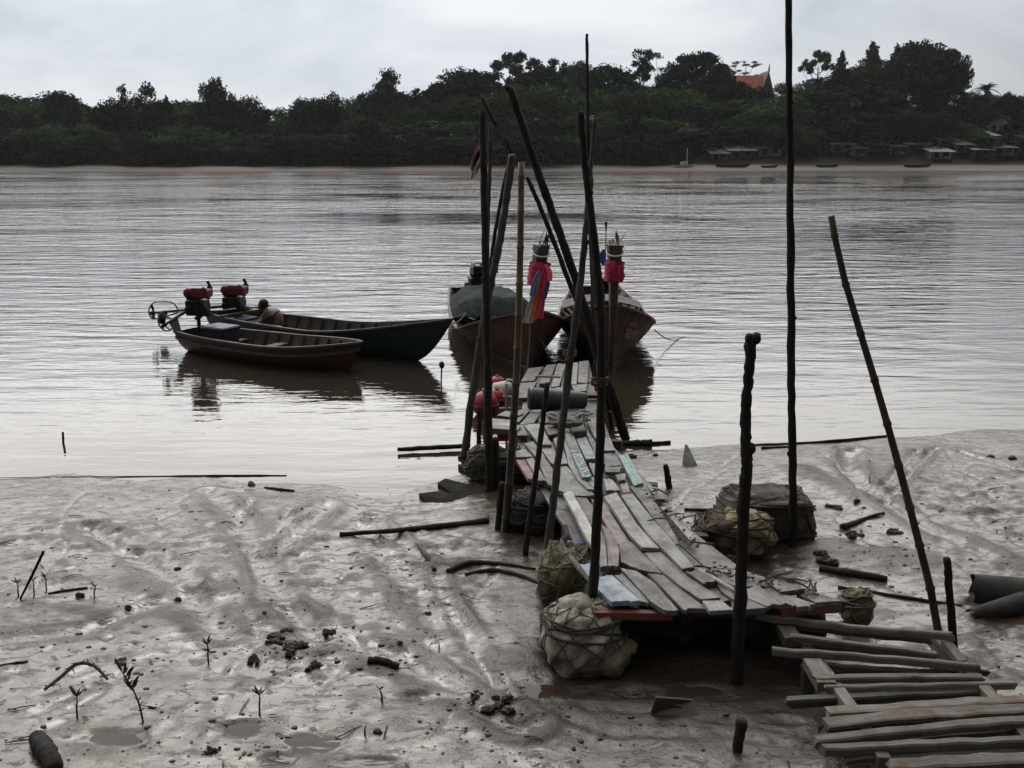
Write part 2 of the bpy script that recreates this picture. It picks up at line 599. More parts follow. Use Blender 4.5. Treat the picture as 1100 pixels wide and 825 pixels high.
# ------------------------------------------------------------------ water
m_water, nt, b = new_mat('river_water')
b.inputs['Base Color'].default_value = (.034, .026, .020, 1)
b.inputs['Roughness'].default_value = .02
b.inputs['IOR'].default_value = 1.6
pos = nt.nodes.new('ShaderNodeNewGeometry').outputs['Position']
sep = N(nt, 'ShaderNodeSeparateXYZ', None, Vector=pos)
mp1 = N(nt, 'ShaderNodeMapping', None, Vector=pos, Scale=(.42, 1.5, 1), Rotation=(0, 0, .10))
mp2 = N(nt, 'ShaderNodeMapping', None, Vector=pos, Scale=(1.5, 5.2, 1), Rotation=(0, 0, -.16))
mp3 = N(nt, 'ShaderNodeMapping', None, Vector=pos, Scale=(.035, .10, 1))
w1 = noise_t(nt, mp1.outputs[0], 1.0, 3, .5, .35)
w2 = noise_t(nt, mp2.outputs[0], 1.0, 3, .55, .25)
gust = ramp(nt, noise_t(nt, mp3.outputs[0], 1.0, 4, .6, .5), [(.34, .30), (.60, 1.15)])
calm = N(nt, 'ShaderNodeMapRange', {'interpolation_type': 'SMOOTHSTEP'}, Value=sep.outputs['Y'])
calm.inputs[1].default_value = 12.0; calm.inputs[2].default_value = 27.0; calm.inputs[3].default_value = .28; calm.inputs[4].default_value = 1.0
mp4 = N(nt, 'ShaderNodeMapping', None, Vector=pos, Scale=(.20, .40, 1), Rotation=(0, 0, .05))
w3 = noise_t(nt, mp4.outputs[0], 1.0, 4, .6, .5)
farf = N(nt, 'ShaderNodeMapRange', {'interpolation_type': 'SMOOTHSTEP'}, Value=sep.outputs['Y'])
farf.inputs[1].default_value = 22.0; farf.inputs[2].default_value = 70.0; farf.inputs[3].default_value = 0.0; farf.inputs[4].default_value = 3.2
h = mth(nt, 'ADD', mth(nt, 'MULTIPLY', w1, 1.0), mth(nt, 'MULTIPLY', w2, .34))
h = mth(nt, 'MULTIPLY_ADD', w3, farf.outputs[0], h)
bp = N(nt, 'ShaderNodeBump', None, Distance=.068, Height=h, Strength=mth(nt, 'MULTIPLY', gust, calm.outputs[0]))
nt.links.new(bp.outputs[0], b.inputs['Normal'])
g = MB(); g.add([(-900, 2, 0), (900, 2, 0), (900, 212, 0), (-900, 212, 0)], [(0, 1, 2, 3)])
tag(g.build('river_water', m_water), kind='structure')

# ------------------------------------------------------------------ mud
JETTY_REFL = at(735, 742, .22)  # centre of the jetty reflection painted on the mud
m_mud, nt, b = new_mat('wet_mud')
P0 = coords(nt, 'POS')
big = noise_t(nt, coords(nt, 'POS', (.55, .9, 1)), 1.0, 5, .62, .6)
mid = noise_t(nt, coords(nt, 'POS', (1.0, 1.7, 1)), 3.1, 6, .68, .4)
fin = noise_t(nt, P0, 24, 5, .65)
vfin = noise_t(nt, P0, 95, 3, .6)
film = N(nt, 'ShaderNodeAttribute', {'attribute_name': 'film'}).outputs['Fac']
col = ramp(nt, mid, [(.30, (.036, .023, .015)), (.50, (.078, .057, .040)), (.70, (.116, .090, .067))])
col = mixc(nt, ramp(nt, big, [(.42, .0), (.62, .75)]), col, (.032, .023, .016))
blot = noise_t(nt, coords(nt, 'POS', (1, 1.6, 1)), 9.0, 6, .72, .5)
col = mixc(nt, ramp(nt, blot, [(.545, 0.0), (.62, .9)]), col, (.020, .015, .011))
stk = noise_t(nt, coords(nt, 'POS', (.9, 3.2, 1)), 2.6, 6, .7, .8)
col = mixc(nt, ramp(nt, stk, [(.57, 0.0), (.70, .75)]), col, (.024, .018, .013))
spk = ramp(nt, fin, [(.28, 1.0), (.40, 0.0)])
col = mixc(nt, mth(nt, 'MULTIPLY', spk, .55), col, (.030, .025, .021))
tx = N(nt, 'ShaderNodeMapping', {'vector_type': 'TEXTURE'}, Vector=nt.nodes.new('ShaderNodeNewGeometry').outputs['Position'], Location=tuple(JETTY_REFL), Scale=(1.75, .95, 1))
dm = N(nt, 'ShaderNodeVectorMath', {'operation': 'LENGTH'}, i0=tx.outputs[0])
jetty_refl = ramp(nt, mth(nt, 'MULTIPLY_ADD', mth(nt, 'ADD', mid, blot), .45, mth(nt, 'MULTIPLY', dm.outputs['Value'], .55)), [(.70, 1.0), (.95, 0.0)])
col = mixc(nt, mth(nt, 'MULTIPLY', jetty_refl, .8), col, (.024, .017, .012))  # jetty's dark reflection painted into the mud colour
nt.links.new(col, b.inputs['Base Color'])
wet = mth(nt, 'ADD', mth(nt, 'MULTIPLY', mid, .5), mth(nt, 'MULTIPLY', big, .5))
fw = mth(nt, 'MULTIPLY', film, mth(nt, 'MULTIPLY', ramp(nt, mid, [(.30, .55), (.48, 1.0)]), mth(nt, 'MULTIPLY', mth(nt, 'MULTIPLY', ramp(nt, blot, [(.50, 1.0), (.61, .05)]), ramp(nt, stk, [(.56, 1.0), (.70, .2)])), mth(nt, 'MULTIPLY_ADD', jetty_refl, -.75, 1.0))))
rgh = N(nt, 'ShaderNodeMix', None); nt.links.new(fw, rgh.inputs[0]); nt.links.new(ramp(nt, wet, [(.38, .18), (.50, .32), (.62, .58)]), rgh.inputs[2]); rgh.inputs[3].default_value = .20
nt.links.new(rgh.outputs[0], b.inputs['Roughness'])
nt.links.new(mth(nt, 'MULTIPLY_ADD', fw, .6, .40), b.inputs['Specular IOR Level'])
b.inputs['IOR'].default_value = 1.5
h = mth(nt, 'ADD', mth(nt, 'MULTIPLY', fin, 1.0), mth(nt, 'MULTIPLY', vfin, .25))
h = mth(nt, 'ADD', h, mth(nt, 'MULTIPLY', mid, 2.0))
bp = N(nt, 'ShaderNodeBump', None, Distance=.022, Height=h, Strength=mth(nt, 'MULTIPLY', mth(nt, 'MULTIPLY_ADD', wet, 1.5, -.25), mth(nt, 'MULTIPLY_ADD', fw, -.8, 1.0)))
nt.links.new(bp.outputs[0], b.inputs['Normal'])

ys = 3.3 * (15.5 / 3.3) ** (np.arange(430) / 429.0)
xs = np.linspace(-9.5, 9.5, 760)
X, Y = np.meshgrid(xs, ys)
Z = mud_z(X.ravel(), Y.ravel()).reshape(X.shape)
MUDGRID = (xs, ys, Z)


def blur(a, r, axis):
    p = [(0, 0), (0, 0)]; p[axis] = (r + 1, r)
    c = np.cumsum(np.pad(a, p, mode='edge'), axis=axis)
    n_ = a.shape[axis]
    return (np.take(c, np.arange(2 * r + 1, 2 * r + 1 + n_), axis) - np.take(c, np.arange(0, n_), axis)) / (2 * r + 1)


bz = Z
for _ in range(2):
    bz = blur(blur(bz, 9, 1), 8, 0)
FILM = 1 - sstep(-.003, .014, Z - bz)
FILM = np.clip(np.maximum(FILM, 1 - sstep(.01, .085, Z)), 0, 1)
vv = np.stack([X.ravel(), Y.ravel(), Z.ravel()], 1)
ni, nj = X.shape
ii = np.arange(ni - 1)[:, None] * nj + np.arange(nj - 1)[None, :]
qq = np.stack([ii, ii + 1, ii + nj + 1, ii + nj], -1).reshape(-1, 4)
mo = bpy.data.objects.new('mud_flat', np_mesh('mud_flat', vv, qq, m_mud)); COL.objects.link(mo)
at_ = mo.data.attributes.new('film', 'FLOAT', 'POINT'); at_.data.foreach_set('value', FILM.ravel().astype(np.float32))
tag(mo, kind='structure')
# the same shore carried on to either side, coarser
for sx in (-1, 1):
    ys2 = np.linspace(-4, 15.5, 60); xs2 = sx * np.linspace(9.46, 70, 110)
    X2, Y2 = np.meshgrid(xs2 if sx > 0 else xs2[::-1], ys2)
    Z2 = mud_z(X2.ravel(), Y2.ravel()) - .02
    ni, nj = X2.shape
    ii = np.arange(ni - 1)[:, None] * nj + np.arange(nj - 1)[None, :]
    qq = np.stack([ii, ii + 1, ii + nj + 1, ii + nj], -1).reshape(-1, 4)
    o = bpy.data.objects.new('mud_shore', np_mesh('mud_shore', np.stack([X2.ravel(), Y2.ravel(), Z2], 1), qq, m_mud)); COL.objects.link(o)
    tag(o, kind='structure')
ys2 = np.linspace(-4, 3.34, 24); xs2 = np.linspace(-9.5, 9.5, 80)
X2, Y2 = np.meshgrid(xs2, ys2); Z2 = mud_z(X2.ravel(), Y2.ravel()) - .015
ni, nj = X2.shape
ii = np.arange(ni - 1)[:, None] * nj + np.arange(nj - 1)[None, :]
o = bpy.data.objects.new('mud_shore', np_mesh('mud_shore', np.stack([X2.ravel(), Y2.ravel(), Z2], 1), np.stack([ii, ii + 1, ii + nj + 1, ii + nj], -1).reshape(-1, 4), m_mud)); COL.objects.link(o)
tag(o, kind='structure')

# shallow brown puddles lying in hollows of the mud
m_pud, nt, b = new_mat('puddle_water')
b.inputs['Base Color'].default_value = (.040, .027, .019, 1); b.inputs['Roughness'].default_value = .05; b.inputs['IOR'].default_value = 1.33
bp = N(nt, 'ShaderNodeBump', None, Strength=.12, Distance=.01, Height=noise_t(nt, coords(nt, 'POS', (1, 2, 1)), 6, 2))
nt.links.new(bp.outputs[0], b.inputs['Normal'])

# ------------------------------------------------------------------ far bank terrain
def terrain(x, y):
    x = np.asarray(x, float); y = np.asarray(y, float)
    A = np.interp(x, [-160, -60, -25, 0, 30, 55, 95, 130, 200], [.03, .05, .09, .20, .26, .32, .33, .22, .15])
    z = np.where(y < 222, (y - 204.0) * .075, 1.35 + A * (np.minimum(y, 274) - 222))
    return z + .25 * vn(x * .15, y * .15, 3) * sstep(205, 222, y)


def terr(x, y):
    return float(terrain(np.array([x]), np.array([y]))[0])


m_bank, nt, b = new_mat('far_bank_earth')
pos = nt.nodes.new('ShaderNodeNewGeometry').outputs['Position']
sep = N(nt, 'ShaderNodeSeparateXYZ', None, Vector=pos)
nz = noise_t(nt, coords(nt, 'POS', (.06, .25, 1)), 1.0, 5, .6)
sx_ = N(nt, 'ShaderNodeMapRange', None, Value=sep.outputs['X']); sx_.inputs[1].default_value = 10; sx_.inputs[2].default_value = 45; sx_.inputs[3].default_value = 0.0
sand = mixc(nt, sx_.outputs[0], ramp(nt, nz, [(.35, (.026, .022, .019)), (.6, (.055, .047, .040))]), ramp(nt, nz, [(.35, (.075, .063, .053)), (.6, (.15, .128, .106))]))
red = mixc(nt, ramp(nt, noise_t(nt, coords(nt, 'POS', (.02, .1, 1)), 1.0, 2), [(.5, 0.0), (.62, .6)]), sand, (.20, .10, .06))
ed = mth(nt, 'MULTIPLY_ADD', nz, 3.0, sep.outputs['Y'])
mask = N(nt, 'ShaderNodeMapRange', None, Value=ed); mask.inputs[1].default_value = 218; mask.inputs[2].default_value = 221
wetb = N(nt, 'ShaderNodeMapRange', None, Value=ed); wetb.inputs[1].default_value = 206.5; wetb.inputs[2].default_value = 208.5
colb = mixc(nt, wetb.outputs[0], (.040, .036, .031), red)
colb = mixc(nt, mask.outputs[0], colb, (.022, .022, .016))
nt.links.new(colb, b.inputs['Base Color']); b.inputs['Roughness'].default_value = .75
X, Y = np.meshgrid(np.linspace(-400, 400, 161), np.concatenate([np.linspace(203, 232, 30), np.linspace(236, 420, 40)]))
Z = terrain(X.ravel(), Y.ravel())
ni, nj = X.shape
ii = np.arange(ni - 1)[:, None] * nj + np.arange(nj - 1)[None, :]
o = bpy.data.objects.new('far_bank', np_mesh('far_bank', np.stack([X.ravel(), Y.ravel(), Z], 1), np.stack([ii, ii + 1, ii + nj + 1, ii + nj], -1).reshape(-1, 4), m_bank)); COL.objects.link(o)
tag(o, kind='structure')

# ------------------------------------------------------------------ trees of the far bank
def leaf_mat(name, c1, c2, vary=.35):
    m, nt, b = new_mat(name)
    n = noise_t(nt, coords(nt, 'OBJ'), .9, 4, .6)
    col = ramp(nt, n, [(.36, c1), (.62, c2)])
    oi = nt.nodes.new('ShaderNodeObjectInfo')
    hs = N(nt, 'ShaderNodeHueSaturation', None, Value=mth(nt, 'MULTIPLY_ADD', oi.outputs['Random'], vary * 2, 1 - vary),
           Hue=mth(nt, 'MULTIPLY_ADD', oi.outputs['Random'], .05, .475), Color=col)
    nt.links.new(hs.outputs[0], b.inputs['Base Color'])
    b.inputs['Roughness'].default_value = .9
    b.inputs['Specular IOR Level'].default_value = .03
    return m


LEAF_D = leaf_mat('leaves_dark', (.014, .022, .012), (.036, .052, .025))
LEAF_G = leaf_mat('leaves_green', (.040, .070, .023), (.092, .136, .044))
LEAF_Y = leaf_mat('leaves_pale', (.060, .078, .035), (.10, .12, .055))
LEAF_P = leaf_mat('leaves_palm', (.030, .042, .020), (.060, .075, .032))
BARK = plain('tree_bark', (.085, .072, .058), .85, .35, 3.0)


def leaf_quads(centres, size, rng, flat=0.0):
    n = len(centres)
    a = rng.normal(size=(n, 3)); a[:, 2] *= (1 - flat)
    a /= np.linalg.norm(a, axis=1)[:, None]
    c = rng.normal(size=(n, 3)); c -= (c * a).sum(1)[:, None] * a
    c /= np.linalg.norm(c, axis=1)[:, None]
    s = (size * (.6 + .8 * rng.random(n)))[:, None]
    p0 = centres - a * s; p1 = centres + c * s * .5; p2 = centres + a * s; p3 = centres - c * s * .5
    return np.stack([p0, p1, p2, p3], 1).reshape(-1, 3)


def blob_pts(blobs, n, rng, shell=.55):
    vol = np.array([r[0] * r[1] * r[2] for _, r in blobs]) ** .75
    k = rng.choice(len(blobs), n, p=vol / vol.sum())
    d = rng.normal(size=(n, 3)); d /= np.linalg.norm(d, axis=1)[:, None]
    rr = (shell + (1 - shell) * rng.random(n)) * (1 + .10 * np.clip(rng.normal(size=n), -1.5, 1.2))
    c = np.array([b[0] for b in blobs])[k]; r = np.array([b[1] for b in blobs])[k]
    p = c + d * r * rr[:, None]
    nz = vn(p[:, 0] * .9 + p[:, 2] * .6, p[:, 1] * .9 - p[:, 2] * .8, 13)
    return p[nz > -.22]


def tree_proto(kind, seed):
    """crown leaf mesh and wood mesh, about 10 m tall, stands at the origin"""
    rng = np.random.default_rng(seed)
    rd = random.Random(seed)
    blobs = []; size = .21; n = 7000; trunk_top = 6.0; tr = .22; H = 10.0; W = 8.0; shell = .5
    if kind == 'bushy':
        blobs = [((0, 0, 6.2), (2.6, 2.6, 2.6))]
        for k in range(11):
            a = 2 * PI * k / 11 + rd.random(); r = 1.6 + 1.5 * rd.random()
            blobs.append(((r * math.cos(a), r * math.sin(a), 3.6 + 5.0 * rd.random()), (1.5, 1.5, 1.2)))
        n = 9500
    elif kind == 'round':
        blobs = [((0, 0, 6.4), (3.3, 3.3, 2.9))]
        for k in range(16):
            a = 2 * PI * rd.random(); e = -.3 + 1.2 * rd.random()
            blobs.append(((3.2 * math.cos(a) * math.cos(e), 3.2 * math.sin(a) * math.cos(e), 6.2 + 2.9 * math.sin(e)), (1.0, 1.0, .8)))
        n = 11500
    elif kind == 'airy':
        for k in range(22):
            a = 2 * PI * rd.random(); r = 3.6 * math.sqrt(rd.random()); z = 4.5 + 5.0 * rd.random() * (1 - .09 * r * r / 1.3)
            s = .75 + .5 * rd.random()
            blobs.append(((r * math.cos(a), r * math.sin(a), z), (s * 1.2, s * 1.2, s)))
        n = 6500; size = .20; shell = .2
    elif kind == 'clumpy':
        for k in range(15):
            a = 2 * PI * k / 15 * 2.4; r = .6 + 4.0 * math.sqrt(k / 15); z = 9.2 - .16 * r * r * .8 - 1.2 * rd.random()
            blobs.append(((r * math.cos(a), r * math.sin(a), z), (1.15, 1.15, .62)))
        n = 7000; size = .20; W = 10; shell = .2; trunk_top = 6.8
    elif kind == 'conical':
        for k in range(18):
            z = 2.6 + 7.0 * k / 17; r = 2.7 * (1 - (k / 17) ** 1.3) + .25; a = k * 2.4
            blobs.append(((r * .55 * math.cos(a), r * .55 * math.sin(a), z), (r * .65 + .25, r * .65 + .25, .75)))
        n = 8000; W = 5.5; trunk_top = 8.5; shell = .3
    elif kind == 'lollipop':
        for k in range(16):
            a = 2 * PI * rd.random(); r = 1.9 * math.sqrt(rd.random()); z = 5.6 + 4.0 * rd.random()
            s = .5 + .35 * rd.random()
            blobs.append(((r * math.cos(a), r * math.sin(a), z), (s * 1.1, s * 1.1, s)))
        n = 5000; size = .18; W = 5; shell = .15; tr = .16
    elif kind == 'mangrove':
        for k in range(20):
            a = 2 * PI * rd.random(); r = 3.6 * math.sqrt(rd.random())
            blobs.append(((r * math.cos(a), r * math.sin(a), .9 + 7.6 * rd.random() * (1 - .05 * r * r)), (1.5, 1.5, 1.25)))
        n = 11500; trunk_top = 4.0
    elif kind == 'sparse':
        for k in range(11):
            a = 2 * PI * rd.random(); r = 2.8 * math.sqrt(rd.random()); z = 5.5 + 4.3 * rd.random()
            blobs.append(((r * math.cos(a), r * math.sin(a), z), (.9, .9, .4)))
        n = 1500; size = .16; W = 6; shell = .1; tr = .13; trunk_top = 7
    mb = MB()
    bend = V((rd.uniform(-.4, .4), rd.uniform(-.4, .4), 0))
    tp = [V((0, 0, -.6)), V((0, 0, 1.5)) + bend * .3, V((0, 0, trunk_top * .6)) + bend, V((0, 0, trunk_top)) + bend * .7]
    p, r = smoothpts(tp, [tr * 1.4, tr, tr * .75, tr * .45], 4)
    mb.tube(p, r, 7)
    for c, rr in blobs[::1]:
        if rd.random() < .75:
            c = V(c); k = rd.uniform(.35, .95)
            base = V((0, 0, trunk_top * k)) + bend * .8
            m_ = (base + c) / 2 + V((0, 0, -.35)); p, r = smoothpts([base, m_, c], [tr * .38, tr * .25, .03], 3)
            mb.tube(p, r, 5)
    pts = blob_pts(blobs, n, rng, shell)
    q = leaf_quads(pts, size, rng)
    top = np.percentile(q[:, 2], 99.5)
    wid = np.percentile(np.abs(q[:, :2]), 98) * 2
    return mb, q, top, wid


def palm_proto(seed):
    rd = random.Random(seed)
    mb = MB()
    p, r = smoothpts([V((0, 0, -.5)), V((.25, .1, 3)), V((.5, .1, 6)), V((.45, 0, 8.2))], [.26, .18, .15, .13], 5)
    mb.tube(p, r, 8)
    top = V((.45, 0, 8.2)); quads = []
    for k in range(26):
        a = 2 * PI * k / 26 * 5 + rd.random() * .3; e = rd.uniform(-.25, 1.45); L = rd.uniform(2.4, 3.1)
        d = V((math.cos(a), math.sin(a), 0)); sdv = V((-d.y, d.x, 0)); pr = top
        for s in range(1, 13):
            t = s / 12
            pp = top + d * (L * t * math.cos(e * (1 - .3 * t))) + V((0, 0, L * (t * math.sin(e) - .62 * t * t * (.75 + .3 * math.cos(e)))))
            w = .62 * math.sin(PI * min(1, t * .93 + .07)) ** .6
            for sg in (-1, 1):
                tip = pp + sdv * sg * w + V((0, 0, -.30 * w)) + d * .28
                quads += [pr, pp, tip, tip * .82 + pr * .18 + sdv * sg * w * .12]
            quads += [pr + sdv * .03, pp + sdv * .03, pp - sdv * .03, pr - sdv * .03]
            pr = pp
    q = np.array([tuple(v) for v in quads])
    return mb, q, q[:, 2].max(), 5.2


PROTO = {}
def get_proto(kind, var, leaf):
    key = (kind, var, leaf.name)
    if key not in PROTO:
        seed = sum(map(ord, kind)) * 7 + var * 101 + 5
        mb, q, top, wid = palm_proto(seed) if kind == 'palm' else tree_proto(kind, seed)
        cm = np_mesh('crown', q, np.arange(len(q)).reshape(-1, 4), leaf, smooth=False)
        t = mb.build('trunk', BARK, smooth=True); tm = t.data
        bpy.data.objects.remove(t)
        PROTO[key] = (cm, tm, top, wid)
    return PROTO[key]


def plant_tree(name, kind, var, leaf, x, y, ztop, width, label, group=None, cat='tree'):
    cm, tm, top, wid = get_proto(kind, var, leaf)
    z0 = terr(x, y)
    root = empty(name, (x, y, z0), label, cat, group, RND.uniform(0, 6.28))
    sz = max((ztop - z0), 1.5) / top
    root.scale = (width / wid, width / wid, sz)
    for nm, me in (('crown', cm), ('trunk', tm)):
        o = bpy.data.objects.new(nm, me); COL.objects.link(o); o.parent = root
    return root


def tree_px(name, kind, var, leaf, px, vtop, wpx, Y, label, group=None, cat='tree'):
    p = atY(px, vtop, Y)
    return plant_tree(name, kind, var, leaf, p.x, Y, p.z, wpx * Y / F, label, group, cat)


D_, G_, Y_, P_ = LEAF_D, LEAF_G, LEAF_Y, LEAF_P
SPECIAL = [
    ('broadleaf_tree', 'bushy', 0, D_, 66, 99, 36, 240, 'dark dome-crowned tree near the left end of the far treeline'),
    ('broadleaf_tree', 'bushy', 1, D_, 112, 108, 40, 238, 'low dark tree just left of the airy tall tree at the far left'),
    ('airy_tree', 'airy', 0, D_, 148, 91, 50, 244, 'airy see-through tree standing above the left part of the treeline'),
    ('broadleaf_tree', 'conical', 2, D_, 178, 106, 26, 240, 'narrow dark tree at the right shoulder of the airy left tree'),
    ('broadleaf_tree', 'bushy', 2, D_, 230, 85, 42, 244, 'dense dark tree, the tallest of the left third of the treeline'),
    ('broadleaf_tree', 'round', 0, D_, 266, 106, 40, 236, 'round dark tree at the left rim of the dip in the treeline'),
    ('broadleaf_tree', 'bushy', 0, D_, 325, 106, 34, 238, 'dark tree just right of the dip in the treeline'),
    ('broadleaf_tree', 'bushy', 1, D_, 352, 102, 36, 242, 'dark tree between the treeline dip and the tall open tree'),
    ('open_tree', 'airy', 1, D_, 416, 76, 56, 250, 'tall open-branched tree with sky showing through left of the poles'),
    ('flat_topped_tree', 'clumpy', 0, D_, 462, 92, 46, 248, 'flat-topped spreading tree right of the tall open tree'),
    ('broadleaf_tree', 'round', 1, D_, 496, 76, 60, 252, 'round grey-green tree above the flag'),
    ('spreading_tree', 'clumpy', 1, D_, 556, 58, 62, 262, 'spreading tree with leaf clumps on the skyline above the bare diagonal pole'),
    ('spreading_tree', 'clumpy', 2, D_, 592, 64, 50, 260, 'spreading tree with dark clumps left of the tallest thin jetty pole'),
    ('broadleaf_tree', 'round', 2, G_, 622, 68, 46, 258, 'green round tree right behind the tallest thin jetty pole'),
    ('broadleaf_tree', 'round', 0, D_, 652, 72, 60, 256, 'wide dome tree right of the tallest thin jetty pole'),
    ('lollipop_tree', 'lollipop', 0, D_, 687, 54, 27, 262, 'tall slim tree with a small clumpy crown standing clear of the skyline'),
    ('bare_tree', 'sparse', 0, Y_, 712, 56, 34, 262, 'pale nearly bare tree beside the slim tall clumpy tree'),
    ('broadleaf_tree', 'bushy', 2, D_, 720, 70, 32, 258, 'small dark tree below the pale nearly bare tree'),
    ('broadleaf_tree', 'round', 1, D_, 752, 58, 52, 262, 'big grey-green round tree left of the orange temple roof'),
    ('broadleaf_tree', 'bushy', 0, D_, 778, 72, 28, 250, 'dark tree hiding the left end of the orange temple roof'),
    ('thin_tree', 'sparse', 1, D_, 786, 66, 24, 275, 'thin sparse tree behind the orange roof, the left one of two'),
    ('thin_tree', 'sparse', 2, D_, 802, 66, 28, 276, 'thin sparse tree behind the orange roof, the right one of two'),
    ('feathery_tree', 'clumpy', 3, G_, 880, 55, 36, 262, 'feathery layered tree right of the tall bare pole'),
    ('conical_tree', 'conical', 0, D_, 905, 57, 24, 258, 'small dark cone-shaped tree right of the feathery tree'),
    ('conical_tree', 'conical', 1, G_, 938, 47, 36, 264, 'tall cone-shaped green tree left of the great dark tree'),
    ('conical_tree', 'conical', 2, D_, 964, 50, 26, 262, 'narrow pointed tree touching the great dark tree'),
    ('great_tree', 'round', 3, D_, 994, 47, 68, 246, 'great near-black tree, the largest crown of the far bank'),
    ('broadleaf_tree', 'bushy', 3, D_, 1024, 62, 38, 246, 'dark tree forming the right shoulder of the great dark tree'),
    ('coconut_palm', 'palm', 0, P_, 1063, 88, 28, 250, 'coconut palm on the skyline at the right edge of the far bank'),
    ('broadleaf_tree', 'bushy', 1, D_, 1084, 100, 30, 250, 'dark bush-shaped tree right of the skyline palm'),
    ('broadleaf_tree', 'round', 2, D_, 1046, 104, 34, 246, 'low round tree between the great dark tree and the palm'),
    ('coconut_palm', 'palm', 1, P_, 918, 96, 34, 238, 'brownish palm below the cone-shaped trees above the shacks'),
    ('coconut_palm', 'palm', 2, P_, 898, 108, 30, 236, 'short palm among bushes above the shacks right of the tall bare pole'),
    ('coconut_palm', 'palm', 0, P_, 944, 106, 28, 240, 'palm half hidden under the great dark tree'),
    ('broadleaf_tree', 'round', 0, D_, 800, 93, 34, 250, 'dark round tree covering the lower left part of the orange roof'),
    ('broadleaf_tree', 'bushy', 1, D_, 822, 95, 30, 248, 'dark bushy tree at the foot of the temple gable'),
    ('green_tree', 'bushy', 2, G_, 838, 104, 60, 236, 'bright green spreading tree below the orange temple roof'),
    ('green_tree', 'bushy', 0, G_, 812, 116, 50, 232, 'bright green low tree left of the tall bare pole at the far shore'),
    ('broadleaf_tree', 'round', 3, G_, 540, 100, 66, 240, 'olive green round tree in the middle of the far wood'),
    ('broadleaf_tree', 'bushy', 3, G_, 668, 100, 56, 240, 'olive green tree below the slim clumpy skyline tree'),
    ('spreading_shrub', 'mangrove', 1, D_, 398, 132, 80, 222, 'wide rounded thicket reaching the water left of the flag'),
]
for a in SPECIAL:
    tree_px(*a)

# the trees that fill the wood: skyline heights by pixel column
SKY = [(-200, 108), (0, 106), (60, 104), (120, 112), (200, 110), (250, 112), (290, 122), (330, 112), (400, 104), (450, 98), (500, 88), (560, 76),
       (620, 76), (680, 84), (740, 82), (800, 98), (860, 84), (900, 76), (950, 72), (1000, 72), (1040, 100), (1100, 108), (1300, 112)]
SX = [a for a, _ in SKY]; SYV = [b for _, b in SKY]
ZONE = [(-999, 130, 'at far left'), (130, 290, 'above the small boats'),
        (290, 480, 'left of the jetty poles'), (480, 660, 'behind the jetty poles'),
        (660, 800, 'left of the orange roof'), (800, 960, 'above the shore shacks'),
        (960, 9999, 'at the right end')]
def zone(px):
    for a, b_, s in ZONE:
        if a <= px < b_:
            return s
kinds_back = ['bushy', 'round', 'bushy', 'mangrove', 'round', 'airy']
WORD = {'bushy': 'dark bushy tree', 'round': 'dark round-crowned tree', 'mangrove': 'dark low-branching thicket tree', 'airy': 'thin-crowned dark tree'}
rt = random.Random(5)
for row, (Y0, step, dv, wpx) in enumerate([(262, 27, 6, 46), (246, 24, 18, 48), (233, 27, 40, 50), (223.5, 25, 54, 48)]):
    px = -330 + row * 9
    while px < 1430:
        x = px + rt.uniform(-8, 8)
        sky_v = np.interp(x, SX, SYV)
        base_v = 172
        v = sky_v + dv * (base_v - sky_v) / 75 + rt.uniform(-6, 7) - (5 if row == 0 else 3)
        Y = Y0 + rt.uniform(-4, 4)
        k = kinds_back[rt.randrange(6)] if row < 2 else ('mangrove' if rt.random() < .6 else 'bushy')
        if row == 3 and 738 < x < 1130:
            px += step; continue
        if row == 2 and 740 < x:
            v = max(v, 118 + rt.uniform(-4, 10))
        if row < 2 and 772 < x < 828:
            v = max(v, 106)
        if row > 0 and 846 < x < 890: v = max(v, 134)
        if row > 0 and 1052 < x < 1102: v = max(v, 148)
        lf = D_ if rt.random() < .48 or (row == 3 and rt.random() < .7) else G_
        shade = '' if lf is D_ else 'green-tinged '
        w = WORD[k] if lf is D_ else WORD[k].replace('dark ', 'olive green ')
        rowt = [' at back of wood ', ' amid wood ', ' at front of wood ', ' by the water '][row]
        tree_px('broadleaf_tree' if k != 'mangrove' else 'thicket_tree', k, rt.randrange(4), lf, x, v, wpx * rt.uniform(1.0, 1.5), Y,
                w + rowt + zone(x),
                w + 's' + rowt + zone(x))
        px += step * rt.uniform(.8, 1.2)

# undergrowth: one leafy mass along the foot of the wood
rng = np.random.default_rng(3)
n = 78000
ux = rng.uniform(-200, 200, n); uy = 219.5 + 34 * rng.random(n) ** 1.6
keep = ~((ux > 40) & (uy < 226))
ux = ux[keep]; uy = uy[keep]
hgt = (1.6 + 1.6 * vn(ux * .12, uy * .2, 8)) * (uy > 220) + .6
uz = terrain(ux, uy) + hgt * rng.random(len(ux))
q = leaf_quads(np.stack([ux, uy, uz], 1), .36, rng)
o = bpy.data.objects.new('undergrowth', np_mesh('undergrowth', q, np.arange(len(q)).reshape(-1, 4), LEAF_D, smooth=False)); COL.objects.link(o)
tag(o, 'dark tangled undergrowth along the foot of the far wood', 'undergrowth', kind='stuff')
